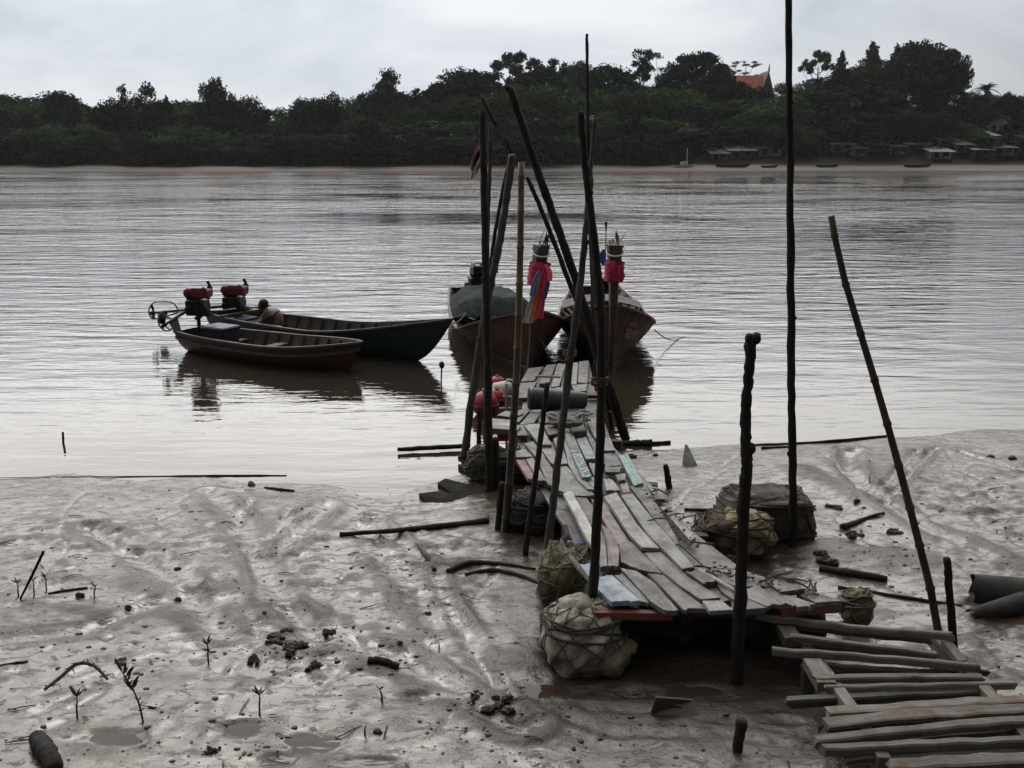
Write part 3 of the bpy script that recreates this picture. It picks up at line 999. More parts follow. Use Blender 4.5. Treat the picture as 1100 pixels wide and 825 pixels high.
# ------------------------------------------------------------------ buildings of the far bank
m_tin = plain('tin_roof', (.46, .46, .46), .5, .4, .8, c2=(.16, .12, .10))
m_rust = plain('rusty_tin_roof', (.16, .105, .08), .7, .4, .8, c2=(.07, .05, .045))
m_white = plain('white_wash', (.78, .78, .76), .7, .2, .5)
m_plank = plain('shack_boards', (.13, .11, .095), .8, .4, 1.5)
m_conc = plain('shack_concrete', (.30, .29, .27), .8, .3, .8)
m_turq = plain('turquoise_roof', (.05, .22, .26), .5, .25, .5)
m_orange = plain('orange_tiles', (.42, .075, .022), .6, .3, 1.2)
m_ochre = plain('temple_gable', (.13, .085, .030), .6, .4, 2.0)
m_dark = plain('dark_opening', (.012, .012, .012), .8, .2, 1)


def shack(px0, px1, vroof, Y, roof, wall, label, kind='shed', d=6.0, stilts=True, rise=1.2):
    a = atY(px0, vroof, Y); b_ = atY(px1, vroof, Y)
    w = b_.x - a.x; cx = (a.x + b_.x) / 2; z0 = terr(cx, Y + d / 2) + .25; zt = a.z
    zf = terr(cx, Y) + .1
    h = max(zt - z0, 2.3)
    z0 = zt - h
    root = empty('shack', (cx, Y, z0), label, 'house', 'shacks on the far shore')
    g = MB(); g.box((0, d / 2, h / 2 - rise * .3), (w * .94, d * .94, h - rise * .6)); g.build('wall', wall, root)
    g = MB()
    t = .12
    if kind == 'gable':      # ridge runs away from the river, gable to the viewer
        for s in (-1, 1):
            p = [V((0, -.4, h + rise)), V((s * (w / 2 + .4), -.4, h - .45)), V((s * (w / 2 + .4), d + .4, h - .45)), V((0, d + .4, h + rise))]
            q = [k + V((0, 0, -t)) for k in p]
            g.add(p + q, [(0, 1, 2, 3), (7, 6, 5, 4), (0, 4, 5, 1), (1, 5, 6, 2), (2, 6, 7, 3), (3, 7, 4, 0)])
        g2 = MB(); g2.add([(-w * .47, .18, h - rise * .6), (w * .47, .18, h - rise * .6), (0, .18, h + rise - .15), (-w * .47, .35, h - rise * .6), (w * .47, .35, h - rise * .6), (0, .35, h + rise - .15)],
                          [(0, 1, 2), (5, 4, 3), (0, 3, 4, 1), (1, 4, 5, 2), (2, 5, 3, 0)]); g2.build('gable_wall', wall, root)
    else:
        p = [V((-w / 2 - .4, -.9, h - .75)), V((w / 2 + .4, -.9, h - .75)), V((w / 2 + .4, d + .4, h + .45)), V((-w / 2 - .4, d + .4, h + .45))]
        q = [k + V((0, 0, -t)) for k in p]
        g.add(p + q, [(0, 1, 2, 3), (7, 6, 5, 4), (0, 4, 5, 1), (1, 5, 6, 2), (2, 6, 7, 3), (3, 7, 4, 0)])
    g.build('roof', roof, root)
    g = MB(); g.box((-w * .2, .12, h * .36), (.95, .16, h * .62)); g.build('door', m_dark, root)
    g = MB(); g.box((w * .22, .12, h * .48), (1.1, .16, .9)); wn = g.build('window', m_dark, root)
    g = MB()
    for c, s in (((w * .22, .06, h * .48 + .5), (1.3, .1, .09)), ((w * .22, .06, h * .48 - .5), (1.3, .1, .09)),
                 ((w * .22 - .6, .06, h * .48), (.09, .1, .91)), ((w * .22 + .6, .06, h * .48), (.09, .1, .91))):
        g.box(c, s)
    g.build('frame', m_plank, wn)
    for x in (-w * .46, 0, w * .46):
        g = MB(); g.tube([(x, -.7, h - .85), (x, -.7, min(zf - z0, 0) - 1.0)], .09, 6); g.build('post', m_plank, root)
    if zf < z0:
        g = MB(); g.box((0, d / 2 - .5, -.1), (w, d + .6, .16)); g.build('floor_deck', m_plank, root)
    return root


shack(884, 897, 143, 231, m_conc, m_conc, 'small pale-walled shack half hidden by bushes right of the tall bare pole', 'gable', rise=.8)
shack(893, 918, 151, 227, m_tin, m_conc, 'grey tin-roofed shack at the shore right of the tall bare pole')
shack(932, 951, 151, 227, m_white, m_plank, 'shack with a whitish flat roof below the great dark tree')
shack(957, 973, 154, 226, m_rust, m_conc, 'low brown-roofed shack between two pale-roofed shacks')
shack(974, 998, 151, 228, m_tin, m_plank, 'long tin-roofed shack under the right side of the great dark tree')
shack(1000, 1024, 159, 224, m_white, m_conc, 'low shack with a bright white roof close to the waterline')
shack(1028, 1046, 152, 226, m_rust, m_conc, 'rusty-roofed shack with concrete walls right of the bright white roof')
shack(1060, 1090, 131, 246, m_tin, m_white, 'white gabled house up the slope at the right edge', 'gable', d=8, rise=1.5)
shack(1056, 1072, 142, 232, m_tin, m_white, 'small white-walled house below the white gabled house')
shack(1068, 1092, 155, 225, m_rust, m_conc, 'shore shack with brown roof at the far right end of the bank')
shack(861, 878, 122, 240, m_turq, m_white, 'white house with a turquoise roof among the trees', 'shed', d=6)
shack(783, 812, 158, 225, m_tin, m_plank, 'low shed with patched grey roof left of the tall bare pole at the shore')
shack(815, 840, 156, 226, m_rust, m_conc, 'dark shed with rusty roof just left of the tall bare pole')

shack(903, 922, 141, 233, m_rust, m_plank, 'brown-roofed shack on the second row above the grey tin-roofed shack')
shack(948, 966, 143, 232, m_tin, m_conc, 'grey-walled shack behind the whitish flat roof')
shack(1008, 1028, 147, 230, m_tin, m_conc, 'tin-roofed shack just above the low bright white roof')
shack(1036, 1054, 142, 233, m_rust, m_plank, 'dark shack with rusty roof left of the small white-walled house')
shack(918, 931, 156, 224.5, m_rust, m_conc, 'narrow dark shack squeezed between two tin roofs at the shore')
shack(1046, 1066, 157, 224, m_tin, m_plank, 'long low grey shed by the beach near the right end')
shack(764, 782, 161, 224, m_tin, m_conc, 'lowest shed at the left end of the row of shore shacks')
# temple hall with a steep orange roof on the hill
a = atY(789, 99, 262); b_ = atY(822, 99, 262)
cx = (a.x + b_.x) / 2; w = b_.x - a.x; zt = a.z; z0 = terr(cx, 262)
root = empty('temple_hall', (cx, 262, z0), 'temple hall with steep orange roof and pointed gable on the wooded hill', 'temple')
h = zt - z0
g = MB(); g.box((0, 4, h / 2 - .1), (w * .86, 7, h)); g.build('wall', m_white, root)
g = MB()
for lo, hi, o_, inset in ((h - .4, h + 4.4, 4.8, 0.0),):
    p = [V((-w / 2 - .6, 4 - o_, lo)), V((w / 2 + .2, 4 - o_, lo)), V((w / 2 + .2, 4, hi)), V((-w / 2 - .6, 4, hi)), V((-w / 2 - .6, 4 + o_, lo)), V((w / 2 + .2, 4 + o_, lo))]
    q = [k + V((0, 0, -.3)) for k in p]
    g.add(p + q, [(0, 1, 2, 3), (3, 2, 5, 4), (7, 6, 9, 8), (8, 9, 10, 11), (0, 6, 7, 1), (1, 7, 8, 2), (2, 8, 11, 5), (5, 11, 10, 4), (4, 10, 9, 3), (3, 9, 6, 0)])
g.build('roof', m_orange, root)
g = MB()
gx = w / 2 + .4
p = [V((gx, -1.4, h - 2.5)), V((gx, 9.4, h - 2.5)), V((gx, 4, h + 5.4))]
p = [V((gx - 2.2, -1.0, h - 2.4)), V((gx + 2.2, -1.0, h - 2.4)), V((gx, -1.0, h + 5.2)), V((gx - 2.2, 8, h - 2.4)), V((gx + 2.2, 8, h - 2.4)), V((gx, 8, h + 5.2))]
g.add(p, [(0, 1, 2), (5, 4, 3), (0, 3, 4, 1), (1, 4, 5, 2), (2, 5, 3, 0)])
gg = g.build('gable_front', m_ochre, root)
g = MB(); g.tube([(gx, -1, h + 5.0), (gx, -1.1, h + 6.0), (gx + .1, -1.3, h + 7.0)], [.28, .16, .03], 6); g.build('finial', m_ochre, gg)

# ------------------------------------------------------------------ boats
m_hullb = wood('brown_hull_paint', (.052, .020, .014), (.088, .036, .026), 'OBJ', (.6, 6, 6), (.3, .55), .25, (.05, .045, .04), .4, .1)
m_hullg = wood('green_hull_paint', (.010, .026, .021), (.019, .046, .036), 'OBJ', (.6, 6, 6), (.35, .6), .25, (.03, .024, .02), .5, .1)
m_hulll = wood('oxide_hull_paint', (.070, .029, .020), (.125, .056, .038), 'OBJ', (.5, 6, 6), (.55, .8), .25, (.035, .022, .018), .35, .08, .25)
m_inside = wood('boat_inside_wood', (.022, .018, .015), (.046, .038, .031), 'OBJ', (1, 9, 9), (.5, .8), .4)
m_rail = wood('boat_rail_wood', (.060, .046, .038), (.115, .092, .078), 'OBJ', (1, 10, 10), (.5, .75), .3, vary=.1)
m_railr = wood('boat_rail_red', (.13, .030, .025), (.20, .06, .05), 'OBJ', (1, 10, 10), (.4, .65), .3, vary=.1)
m_chalk = plain('white_boot_stripe', (.42, .41, .39), .6, .3, 3)
m_iron = plain('engine_iron', (.030, .030, .031), .45, .4, 8, metallic=.6)
m_steel = plain('shaft_steel', (.16, .155, .15), .4, .35, 10, metallic=.7)
m_redp = plain('engine_red', (.16, .009, .016), .6, .3, 8)
m_tarp = plain('green_tarp', (.016, .027, .025), .8, .3, 3, bump=.6, dist=.04)
m_grey = plain('grey_roof_sheet', (.10, .105, .105), .8, .25, 4)


class Hull:
    """local frame: bow waterline at the origin, +x ahead, z up from the water"""
    def __init__(s, L, B, mid, bow, stern, rake, draft=.16, full=.40, sternw=.62, flare=.72, rs=.55, rexp=1.9, stem=.65):
        s.__dict__.update(locals())

    def b(s, t):
        f = s.full
        if t > 1 - f:
            k = (t - (1 - f)) / f
            return s.B / 2 * max(1 - k ** 2.1, 0) ** .85
        k = (1 - f - t) / (1 - f)
        return s.B / 2 * (1 - (1 - s.sternw) * k ** 1.8)

    def sheer(s, t):
        z = s.mid
        if t > s.rs: z += (s.bow - s.mid) * ((t - s.rs) / (1 - s.rs)) ** s.rexp
        if t < .3: z += (s.stern - s.mid) * ((.3 - t) / .3) ** 1.7
        return z

    def keel(s, t):
        z = -s.draft
        if t > .86: z += s.draft * .9 * ((t - .86) / .14) ** 1.6
        if t < .2: z += s.draft * .7 * ((.2 - t) / .2) ** 1.5
        return z

    def pt(s, t, u, side, inset=0.0):
        k = s.keel(t); sh = s.sheer(t); b = max(s.b(t) - inset, 0.0)
        if inset: k += inset * 1.3
        z = k + (sh - k) * u ** 1.25
        fl = s.flare
        y = b * ((1 - fl) * u + fl * math.sin(min(u, 1) * PI / 2) ** .75)
        zz = max(z, 0) if t < 1 else z
        g = max(0, (t - .55) / .45) ** 2
        x = -(1 - t) * s.L + s.rake * g * (s.bow * (max(z, 0) / s.bow) ** s.stem) - (inset * 1.2 if t > .97 else 0)
        return V((x, side * y, z))

    def skin(s, mb, inset=0.0, nt=40, nu=12, u0=0.0, u1=1.0):
        for side in (-1, 1):
            def P(i, j):
                t = i / (nt - 1); t = 1 - (1 - t) ** 1.25
                return s.pt(t, u0 + (u1 - u0) * j / (nu - 1), side, inset)
            mb.grid(P, nt, nu)
        return mb

    def transom(s, mb, inset=0.0, nu=12):
        pts = [s.pt(0, j / (nu - 1), -1, inset) for j in range(nu)][::-1] + [s.pt(0, j / (nu - 1), 1, inset) for j in range(1, nu)]
        mb.add(pts, [tuple(range(len(pts)))])

    def rail(s, w=.05, h=.035, lift=.0, nt=40, u=1.0, out=.0):
        mb = MB()
        for side in (-1, 1):
            prof = [(-w / 2, -h / 2), (w / 2, -h / 2), (w / 2, h / 2), (-w / 2, h / 2)]
            o = len(mb.v)
            for i in range(nt):
                t = 1 - (1 - i / (nt - 1)) ** 1.25
                p = s.pt(t, u, side)
                for a, b_ in prof:
                    mb.v.append((p.x, p.y + side * (a + out), p.z + b_ + lift))
            for i in range(nt - 1):
                for k in range(4):
                    k2 = (k + 1) % 4
                    f = (o + i * 4 + k, o + i * 4 + k2, o + i * 4 + 4 + k2, o + i * 4 + 4 + k)
                    mb.f.append(f if side > 0 else f[::-1])
            mb.f.append((o, o + 1, o + 2, o + 3)); e = o + (nt - 1) * 4; mb.f.append((e + 3, e + 2, e + 1, e))
        return mb


def make_boat(root, H, hull_m, rail_m, ribs=9, thwarts=3, deck=None, rub=None, bands=None):
    mb = MB(); H.skin(mb); H.transom(mb)
    hull = mb.build('hull', hull_m, root, smooth=True)
    mb = MB(); H.skin(mb, .03); H.transom(mb, .03); mb.build('hull_lining', m_inside, root, smooth=True)
    H.rail().build('gunwale', rail_m, root)
    if rub:
        H.rail(.03, .05, 0, u=rub, out=.012).build('rubbing_strip', rail_m, root)
    for k in range(ribs):
        t = .06 + .78 * k / max(ribs - 1, 1)
        mb = MB()
        us = (.12, .3, .5, .7, .85, .985)
        mb.tube([H.pt(t, u, -1, .05) for u in reversed(us)] + [H.pt(t, u, 1, .05) for u in us], .030, 4)
        mb.build('rib', m_inside, root)
    for k in range(thwarts):
        t = .25 + .5 * k / max(thwarts - 1, 1); p = H.pt(t, .74, 1, .04)
        mb = MB(); mb.box((p.x, 0, p.z), (.20, 2 * p.y, .03)); mb.build('thwart', m_inside, root)
    mb = MB()
    def P(i, j):
        t = .03 + .85 * i / 19; p = H.pt(t, .33, 1, .04)
        return V((p.x, (j / 4 * 2 - 1) * p.y, p.z))
    mb.grid(P, 20, 5); mb.build('floor_boards', m_inside, root)
    if deck:
        mb = MB()
        def P2(i, j):
            t = deck + (1 - deck) * i / 13; p = H.pt(min(t, .995), .97, 1, .02)
            return V((p.x, (j / 6 * 2 - 1) * p.y, p.z + .03 * (1 - (j / 3 - 1) ** 2)))
        mb.grid(P2, 14, 7); mb.build('foredeck', m_inside, root, smooth=True)
    return hull


def propeller_parts(mb, c, ax, r):
    ax = V(ax).normalized(); ref = V((0, 0, 1)); s_ = ax.cross(ref).normalized(); u = ax.cross(s_)
    mb.lathe([(-.05, .02), (-.02, .035), (.05, .035), (.09, .012)], c, ax, 10)
    for k in range(3):
        a = 2 * PI * k / 3 + .4
        d = s_ * math.cos(a) + u * math.sin(a); e = ax.cross(d)
        tw = (e * .8 + ax * .6).normalized()
        p = [V(c) + d * .03 - tw * .02, V(c) + d * r * .55 - tw * .055, V(c) + d * r, V(c) + d * r * .6 + tw * .055, V(c) + d * .03 + tw * .02]
        q = [x + ax * .008 for x in p]
        mb.add(p + q, [(0, 1, 2, 3, 4), (9, 8, 7, 6, 5)] + [(i, (i + 1) % 5 + 0 if False else i + 5, (i + 1) % 5 + 5, (i + 1) % 5) for i in range(5)])


def make_engine(root, c, back, size=1.0, shaft_to=None, tank=m_redp, loop=True):
    """long tail engine: iron block, red tank and air cleaner, shaft with propeller. c: pivot top (local), back: unit vector to the propeller"""
    c = V(c); back = V(back).normalized(); s = size
    side = V((-back.y, back.x, 0)).normalized(); up = V((0, 0, 1))
    R3 = Matrix((back * -1, side * -1, up)).transposed()
    def T(p): return c + R3 @ (V(p) * s)
    blk = MB(); blk.box(T((0, 0, .12)), V((.30, .24, .22)) * s, R3)
    blk.lathe([(0, .05 * s), (.10 * s, .055 * s)], T((-.10, -.17, .10)), R3 @ V((0, 1, 0)), 12)
    blk.tube([T((.12, -.13, .22)), T((.20, -.15, .12)), T((.16, -.13, .02))], .016 * s, 6)
    blk.tube([T((-.14, .13, .24)), T((-.2, .15, .15)), T((-.16, .12, .03))], .014 * s, 6)
    blk.box(T((.03, 0, .015)), V((.38, .16, .05)) * s, R3)
    blk.lathe([(0, .11 * s), (.05 * s, .12 * s), (.09 * s, .10 * s)], T((.02, .12, .13)), R3 @ V((0, 1, 0)), 16)
    for k in range(5):
        blk.box(T((-.13 + .045 * k, 0, .285)), V((.02, .19, .10)) * s, R3)
    e = blk.build('engine', m_iron, root, bevel=.008)
    g = MB(); g.box(T((.07, .02, .335)), V((.27, .24, .13)) * s, R3); g.lathe([(0, .035 * s), (.035 * s, .03 * s)], T((.10, .03, .395)), up, 10); g.beam(T((-.06, -.08, .40)), T((.2, -.08, .40)), .02 * s, .05 * s); g.build('fuel_tank', tank, e, bevel=.018 * s)
    g = MB(); g.lathe([(0, .05 * s), (.02 * s, .075 * s), (.12 * s, .075 * s), (.15 * s, .05 * s)], T((-.12, -.08, .34)), R3 @ V((0, 1, 0)), 14); g.build('air_cleaner', tank, e, smooth=True)
    g = MB(); g.tube([T((.1, .14, .2)), T((.13, .2, .3)), T((.13, .2, .44)), T((.1, .2, .5))], .025 * s, 8); g.lathe([(0, .045 * s), (.12 * s, .045 * s)], T((.13, .2, .30)), up, 10); g.build('exhaust', m_iron, e)
    g = MB(); g.tube([T((.15, 0, .05)), T((.4, .0, .07)), T((.62, .0, .10))], .014 * s, 7); g.tube([T((.12, .08, .05)), T((.42, .06, .05))], .012 * s, 7); g.build('steering_handle', m_steel, e)
    g = MB(); g.tube([c + V((0, 0, .02)), c + V((0, 0, -.34))], .03 * s, 8); g.beam(c + side * .12 + V((0, 0, -.05)), c - side * .12 + V((0, 0, -.05)), .05, .05); g.build('pivot_mount', m_iron, e)
    if shaft_to is not None:
        t = V(shaft_to); st = T((-.15, 0, .08)); d = (t - st).normalized()
        g = MB(); g.tube([st, st + (t - st) * .55, t], [.030 * s, .026 * s, .02 * s], 8); sh = g.build('propeller_shaft', m_steel, e)
        g = MB(); propeller_parts(g, t, d, .15 * s); g.build('propeller', m_iron, e)
        if loop:
            u = d.cross(side).normalized(); u = u if u.z > 0 else -u
            a0 = st + (t - st) * .66
            pts, rr = smoothpts([a0, a0 + u * .16 + d * .08, t + u * .20 - d * .16, t + u * .19 - d * .02, t + u * .06 + d * .08, t - u * .10 + d * .05, t - u * .12 - d * .10, a0 - u * .04], [.014] * 8, 4)
            g = MB(); g.tube(pts, rr, 6); g.build('propeller_guard', m_steel, e)
            f = [t - d * .26 - u * .02, t - d * .08 - u * .02, t - d * .05 - u * .22, t - d * .17 - u * .25]
            g = MB(); g.add([x + side * .006 for x in f] + [x - side * .006 for x in f], [(0, 1, 2, 3), (7, 6, 5, 4), (0, 4, 5, 1), (1, 5, 6, 2), (2, 6, 7, 3), (3, 7, 4, 0)]); g.build('fin', m_steel, e)
    return e


def boat_frame(name, bowpt, sternpt, label, cat, group=None):
    d = V(bowpt) - V(sternpt)
    return empty(name, (bowpt[0], bowpt[1], 0), label, cat, group, math.atan2(d.y, d.x)), V((d.x, d.y, 0)).normalized()


# --- small brown boat in front
bb_bow = at(376, 398); bb_st = at(218, 377)
brown, bdir = boat_frame('river_boat', bb_bow, bb_st, 'small brown wooden boat lying in front with a blue box in its stern', 'boat', 'small boats moored side by side')
HB = Hull((bb_bow - bb_st).length + .25, 1.15, .36, .50, .40, .55, full=.36, sternw=.7, stem=1.0)
make_boat(brown, HB, m_hullb, m_rail, ribs=11, thwarts=3, rub=.80)
Mb = Matrix.LocRotScale(brown.location, brown.rotation_euler, None); Mbi = Mb.inverted()
eng_w = atY(213, 338, bb_st.y + .05)
make_engine(brown, Mbi @ eng_w, (Mbi.to_3x3() @ V((-1, .1, 0))), 1.16, Mbi @ atY(177, 349, bb_st.y - .25))

# --- green boat behind
gb_bow = at(448, 387); gb_st = atY(243, 350, 19.4); gb_st = V((gb_st.x, 19.4, 0))
green, gdir = boat_frame('river_boat', gb_bow, gb_st, 'long dark green wooden boat with high pointed bow behind the brown boat', 'boat', 'small boats moored side by side')
HG = Hull((gb_bow - gb_st).length + .1, 1.2, .40, .80, .46, 1.0, full=.42, sternw=.7)
make_boat(green, HG, m_hullg, m_rail, ribs=13, thwarts=2, rub=None)
Mg = Matrix.LocRotScale(green.location, green.rotation_euler, None); Mgi = Mg.inverted()
eng_w = atY(252, 334, 19.3)
make_engine(green, Mgi @ eng_w, (Mgi.to_3x3() @ V((-1, .15, 0))), 1.22, Mgi @ atY(165, 336, 19.0))
# stern platform posts of the green boat
g = MB()
for k in (0.04, .12):
    p = HG.pt(k, 1, 1); q = HG.pt(k, 1, -1)
    g.beam(p + V((0, .05, .03)), q + V((0, -.05, .03)), .07, .04)
g.build('engine_beam', m_rail, green)

# box, jug and rags inside
m_blue = plain('blue_plastic', (.012, .030, .10), .4, .25, 6)
m_bluedk = plain('dark_blue_plastic', (.012, .018, .030), .45, .3, 6)
t_ = Mb @ HB.pt(.17, .40, 1, .3)
c = atY(243, 366, bb_st.y - .15); base = Mb @ V((-(HB.L) * .80, 0, .06))
root = empty('cooler_box', (base.x, base.y, base.z), 'dark blue plastic box with lid in the stern of the brown boat', 'box', None, brown.rotation_euler.z)
g = MB(); g.box((0, 0, .20), (.52, .42, .38)); g.build('tub', m_bluedk, root, bevel=.03)
g = MB(); g.box((0, 0, .415), (.56, .46, .07)); g.build('lid', m_blue, root, bevel=.02)
base = Mg @ V((-HG.L * .86, -.05, .02))
root = empty('plastic_crate', tuple(base), 'white plastic crate under the engine of the green boat', 'crate', None, green.rotation_euler.z)
g = MB(); g.box((0, 0, .17), (.36, .32, .30)); g.build('tub', m_white, root, bevel=.02)
g = MB(); g.box((0, 0, .345), (.40, .36, .05)); g.build('lid', m_blue, root, bevel=.015)

# --- long tail boats at the jetty head
def longtail(name, bowpx, sternw, label, post_top_px, tilt):
    bow = at(*bowpx)
    root, d = boat_frame(name, bow, sternw, label, 'longtail boat', 'longtail boats moored at the jetty head')
    return root, d, bow


ltc, cdir, cbow = longtail('longtail_boat', (569, 398), V((-1.02, 24.0, 0)), 'longtail boat with green tarpaulin and multicoloured ribbons on its prow', None, 0)
HL = Hull(7.2, 1.95, .34, 1.06, .45, .36, draft=.2, full=.31, sternw=.62, flare=.45, rs=.68, rexp=1.25)
make_boat(ltc, HL, m_hulll, m_rail, ribs=8, thwarts=3, deck=.80)
ltr, rdir, rbow = longtail('longtail_boat', (656, 397), V((2.02, 24.0, 0)), 'longtail boat with pink scarf on its prow and painted lettering on the bow', None, 0)
HR = Hull(7.2, 1.80, .40, 1.14, .45, .36, draft=.2, full=.31, sternw=.62, flare=.45, rs=.68, rexp=1.25)
make_boat(ltr, HR, m_hulll, m_railr, ribs=8, thwarts=3, deck=.80)
Mc = Matrix.LocRotScale(ltc.location, ltc.rotation_euler, None); Mci = Mc.inverted()
Mr = Matrix.LocRotScale(ltr.location, ltr.rotation_euler, None); Mri = Mr.inverted()


def prow(root, H, M, top_px):
    """stem board from keel to gunwale, carried on upward as the tall prow"""
    b0 = H.pt(1, .0, 1) + V((.0, 0, -.1)); b1 = H.pt(1, 1, 1)
    Y = (M @ b1).y - .12
    tp = M.inverted() @ atY(top_px[0], top_px[1], Y)
    g = MB()
    secs = [(b0 + V((.0, 0, 0)), .05, .07), (b0.lerp(b1, .5) + V((.02, 0, 0)), .055, .09), (b1 + V((.02, 0, .0)), .075, .12), (b1.lerp(tp, .45) + V((-.01, 0, 0)), .085, .13), (tp, .135, .15)]
    o = 0
    for p, w, dd in secs:       # six-sided: flat face ahead, V aft
        for x, y in ((dd, -w * .75), (dd * 1.15, 0), (dd, w * .75), (-dd * .3, w), (-dd, 0), (-dd * .3, -w)):
            g.v.append((p.x + x - .07, p.y + y, p.z))
    for i in range(len(secs) - 1):
        for k in range(6):
            k2 = (k + 1) % 6
            g.f.append((i * 6 + k, i * 6 + k2, i * 6 + 6 + k2, i * 6 + 6 + k))
    g.f.append(tuple(range(5, -1, -1))); e = (len(secs) - 1) * 6; g.f.append(tuple(e + k for k in range(6)))
    g.build('prow_post', m_rail, root, bevel=.006)
    return b1, tp


cb1, ctop = prow(ltc, HL, Mc, (583, 263))
rb1, rtop = prow(ltr, HR, Mr, (661, 263))
# white boot stripe low on both bows
for H, root in ((HL, ltc), (HR, ltr)):
    mb = MB()
    for side in (-1, 1):
        def P(i, j):
            t = .45 + .55 * i / 23
            k = H.keel(t); sh = H.sheer(t)
            z = .0 + .075 * j - .02
            u = max((z - k) / (sh - k), 0) ** .8
            p = H.pt(t, u, side); return V((p.x + .003, p.y + side * .004, p.z))
        mb.grid(P, 24, 2)
    mb.build('boot_stripe', m_chalk, root)

# painted characters on the starboard-side bow as seen from the jetty (faded, two lines)
m_letter = plain('faded_yellow_lettering', (.50, .45, .30), .6, .4, 30)
glyphs = [[(0, 0), (.1, .9), (.5, 1), (.6, .5), (.3, .4), (.6, .1), (.7, .9)], [(1, 1), (1, .1), (1.3, 0), (1.6, .3), (1.6, 1), (1.4, 1)],
          [(2, 0), (2, .9), (2.4, .6), (2.7, 1), (2.7, 0)], [(3.1, 1), (3.1, .2), (3.5, 0), (3.6, 1), (3.4, .8)], [(4, 0), (4, 1), (4.5, 1), (4.6, .1)],
          [(5, .2), (5.3, 0), (5.5, .4), (5.1, .7), (5.2, 1), (5.6, .95)], [(6, 0), (6.05, 1), (6.5, .7), (6.4, 0)]]
small = [[(.6, 1.45), (.9, 1.7), (1.2, 1.45)], [(1.6, 1.5), (1.7, 1.95)], [(2.2, 1.45), (2.6, 1.55), (2.7, 1.85)], [(3.3, 1.45), (3.7, 1.5)]]
mb = MB()
best = None
for sd_ in (-1, 1):
    p = Mr @ HR.pt(.9, .6, sd_)
    if best is None or p.x > best[0]: best = (p.x, sd_)
LS = best[1]
for st in glyphs + small:
    pts = []
    for a, b_ in st:
        t = .957 - a * .0135; u = .62 + b_ * .125
        p = HR.pt(t, u, LS); pts.append(V((p.x + .003, p.y + LS * .006, p.z)))
    pts, rr = smoothpts(pts, [.011] * len(pts), 4)
    mb.tube(pts, rr, 5)
mb.build('lettering', m_letter, ltr)

# engines and fittings of the longtails
make_engine(ltc, Mci @ atY(514, 316, 22.3), Mci.to_3x3() @ V((-.2, 1, 0)), 1.7, Mci @ V((-.9, 26.6, -.1)), tank=m_iron, loop=False)
make_engine(ltr, Mri @ atY(652, 319, 22.2), Mri.to_3x3() @ V((.1, 1, 0)), 1.1, Mri @ V((2.3, 26.4, -.1)), tank=m_iron, loop=False)

# grey awning on posts of the right-hand longtail
g = MB()
x0, x1 = -4.3, -3.3
zt = (Mri @ atY(662, 322, 19.8)).z
def P(i, j):
    yy = (j / 6 * 2 - 1) * .80
    return V((x0 + (x1 - x0) * i / 5, yy, zt + .06 - .16 * (yy / .8) ** 2))
g.grid(P, 6, 7)
def P(i, j):
    yy = (j / 6 * 2 - 1) * .80
    return V((x0 + (x1 - x0) * i / 5, yy, zt + .035 - .16 * (yy / .8) ** 2))
g.grid(P, 6, 7)
cn_ = g.build('canopy', m_grey, ltr)
for x in (x0 + .1, x1 - .1):
    for s in (-1, 1):
        g = MB(); g.tube([(x, s * .76, zt - .1), (x, s * .74, .42)], .02, 6); g.build('canopy_post', m_iron, cn_)
# green tarpaulin humped over the cargo of the left-hand longtail
def P(i, j):
    a = i / 13; s_ = j / 12 * 2 - 1
    x = -6.3 + 2.9 * a
    t = 1 + x / HL.L
    b = HL.b(t) * .97; zz = HL.sheer(t) + .02
    hmp = .33 * (1 - abs(s_) ** 3.2) * min(1, a * 5 + .1, (1 - a) * 6 + .08)
    w_ = .03 * math.sin(9 * s_ + 3 * a) + .02 * math.sin(14 * a + 5 * s_)
    return Mc @ V((x, s_ * b, zz + hmp + w_ * min(1, hmp * 6)))
mb = MB(); mb.grid(P, 14, 13)
def P2(i, j): return P(i, j) - V((0, 0, .02))
mb.grid(P2, 14, 13)
tag(mb.build('tarpaulin', m_tarp, None, Mc @ V((-4.8, 0, .6)), smooth=True), 'dark green tarpaulin humped over the cargo of the left longtail boat', 'tarpaulin')

m_tarp.node_tree.nodes['Principled BSDF'].inputs['Specular IOR Level'].default_value = .12
# flag mast and antenna of the right-hand longtail
g = MB(); g.tube([Mri @ atY(649, 330, 19.5), Mri @ atY(651, 250, 19.5), Mri @ atY(651, 238, 19.5)], [.014, .010, .03], 6); g.build('flag_mast', m_iron, ltr)

# ribbons
def cloth(name, c, rough=.7):
    m, nt, b = new_mat(name); b.inputs['Base Color'].default_value = c4(c); b.inputs['Roughness'].default_value = rough
    n = noise_t(nt, coords(nt, 'OBJ'), 14, 3)
    nt.links.new(mixc(nt, ramp(nt, n, [(.4, 0.0), (.6, .35)]), c, tuple(k * .6 for k in c)), b.inputs['Base Color'])
    return m
c_pink = cloth('ribbon_pink', (.55, .035, .11)); c_yel = cloth('ribbon_orange', (.60, .23, .035)); c_wht = cloth('ribbon_white', (.42, .40, .40))
c_blu = cloth('ribbon_blue', (.09, .14, .36)); c_pur = cloth('ribbon_purple', (.05, .045, .14)); c_grn = plain('offering_leaves', (.11, .15, .04), .6, .4, 8)


def strip(pts, wid, amp=.02, ph=0.0, thick=.008, ax=V((1, 0, 0))):
    P_, w_ = smoothpts(pts, wid, 6)
    mb = MB()
    for off in (0, thick):
        def P(i, j):
            s_ = j / 6 - .5
            return P_[i] + ax * (s_ * w_[i]) + V((0, off + amp * math.sin(s_ * 11 + ph + i * .35), 0))
        mb.grid(P, len(P_), 7)
    return mb


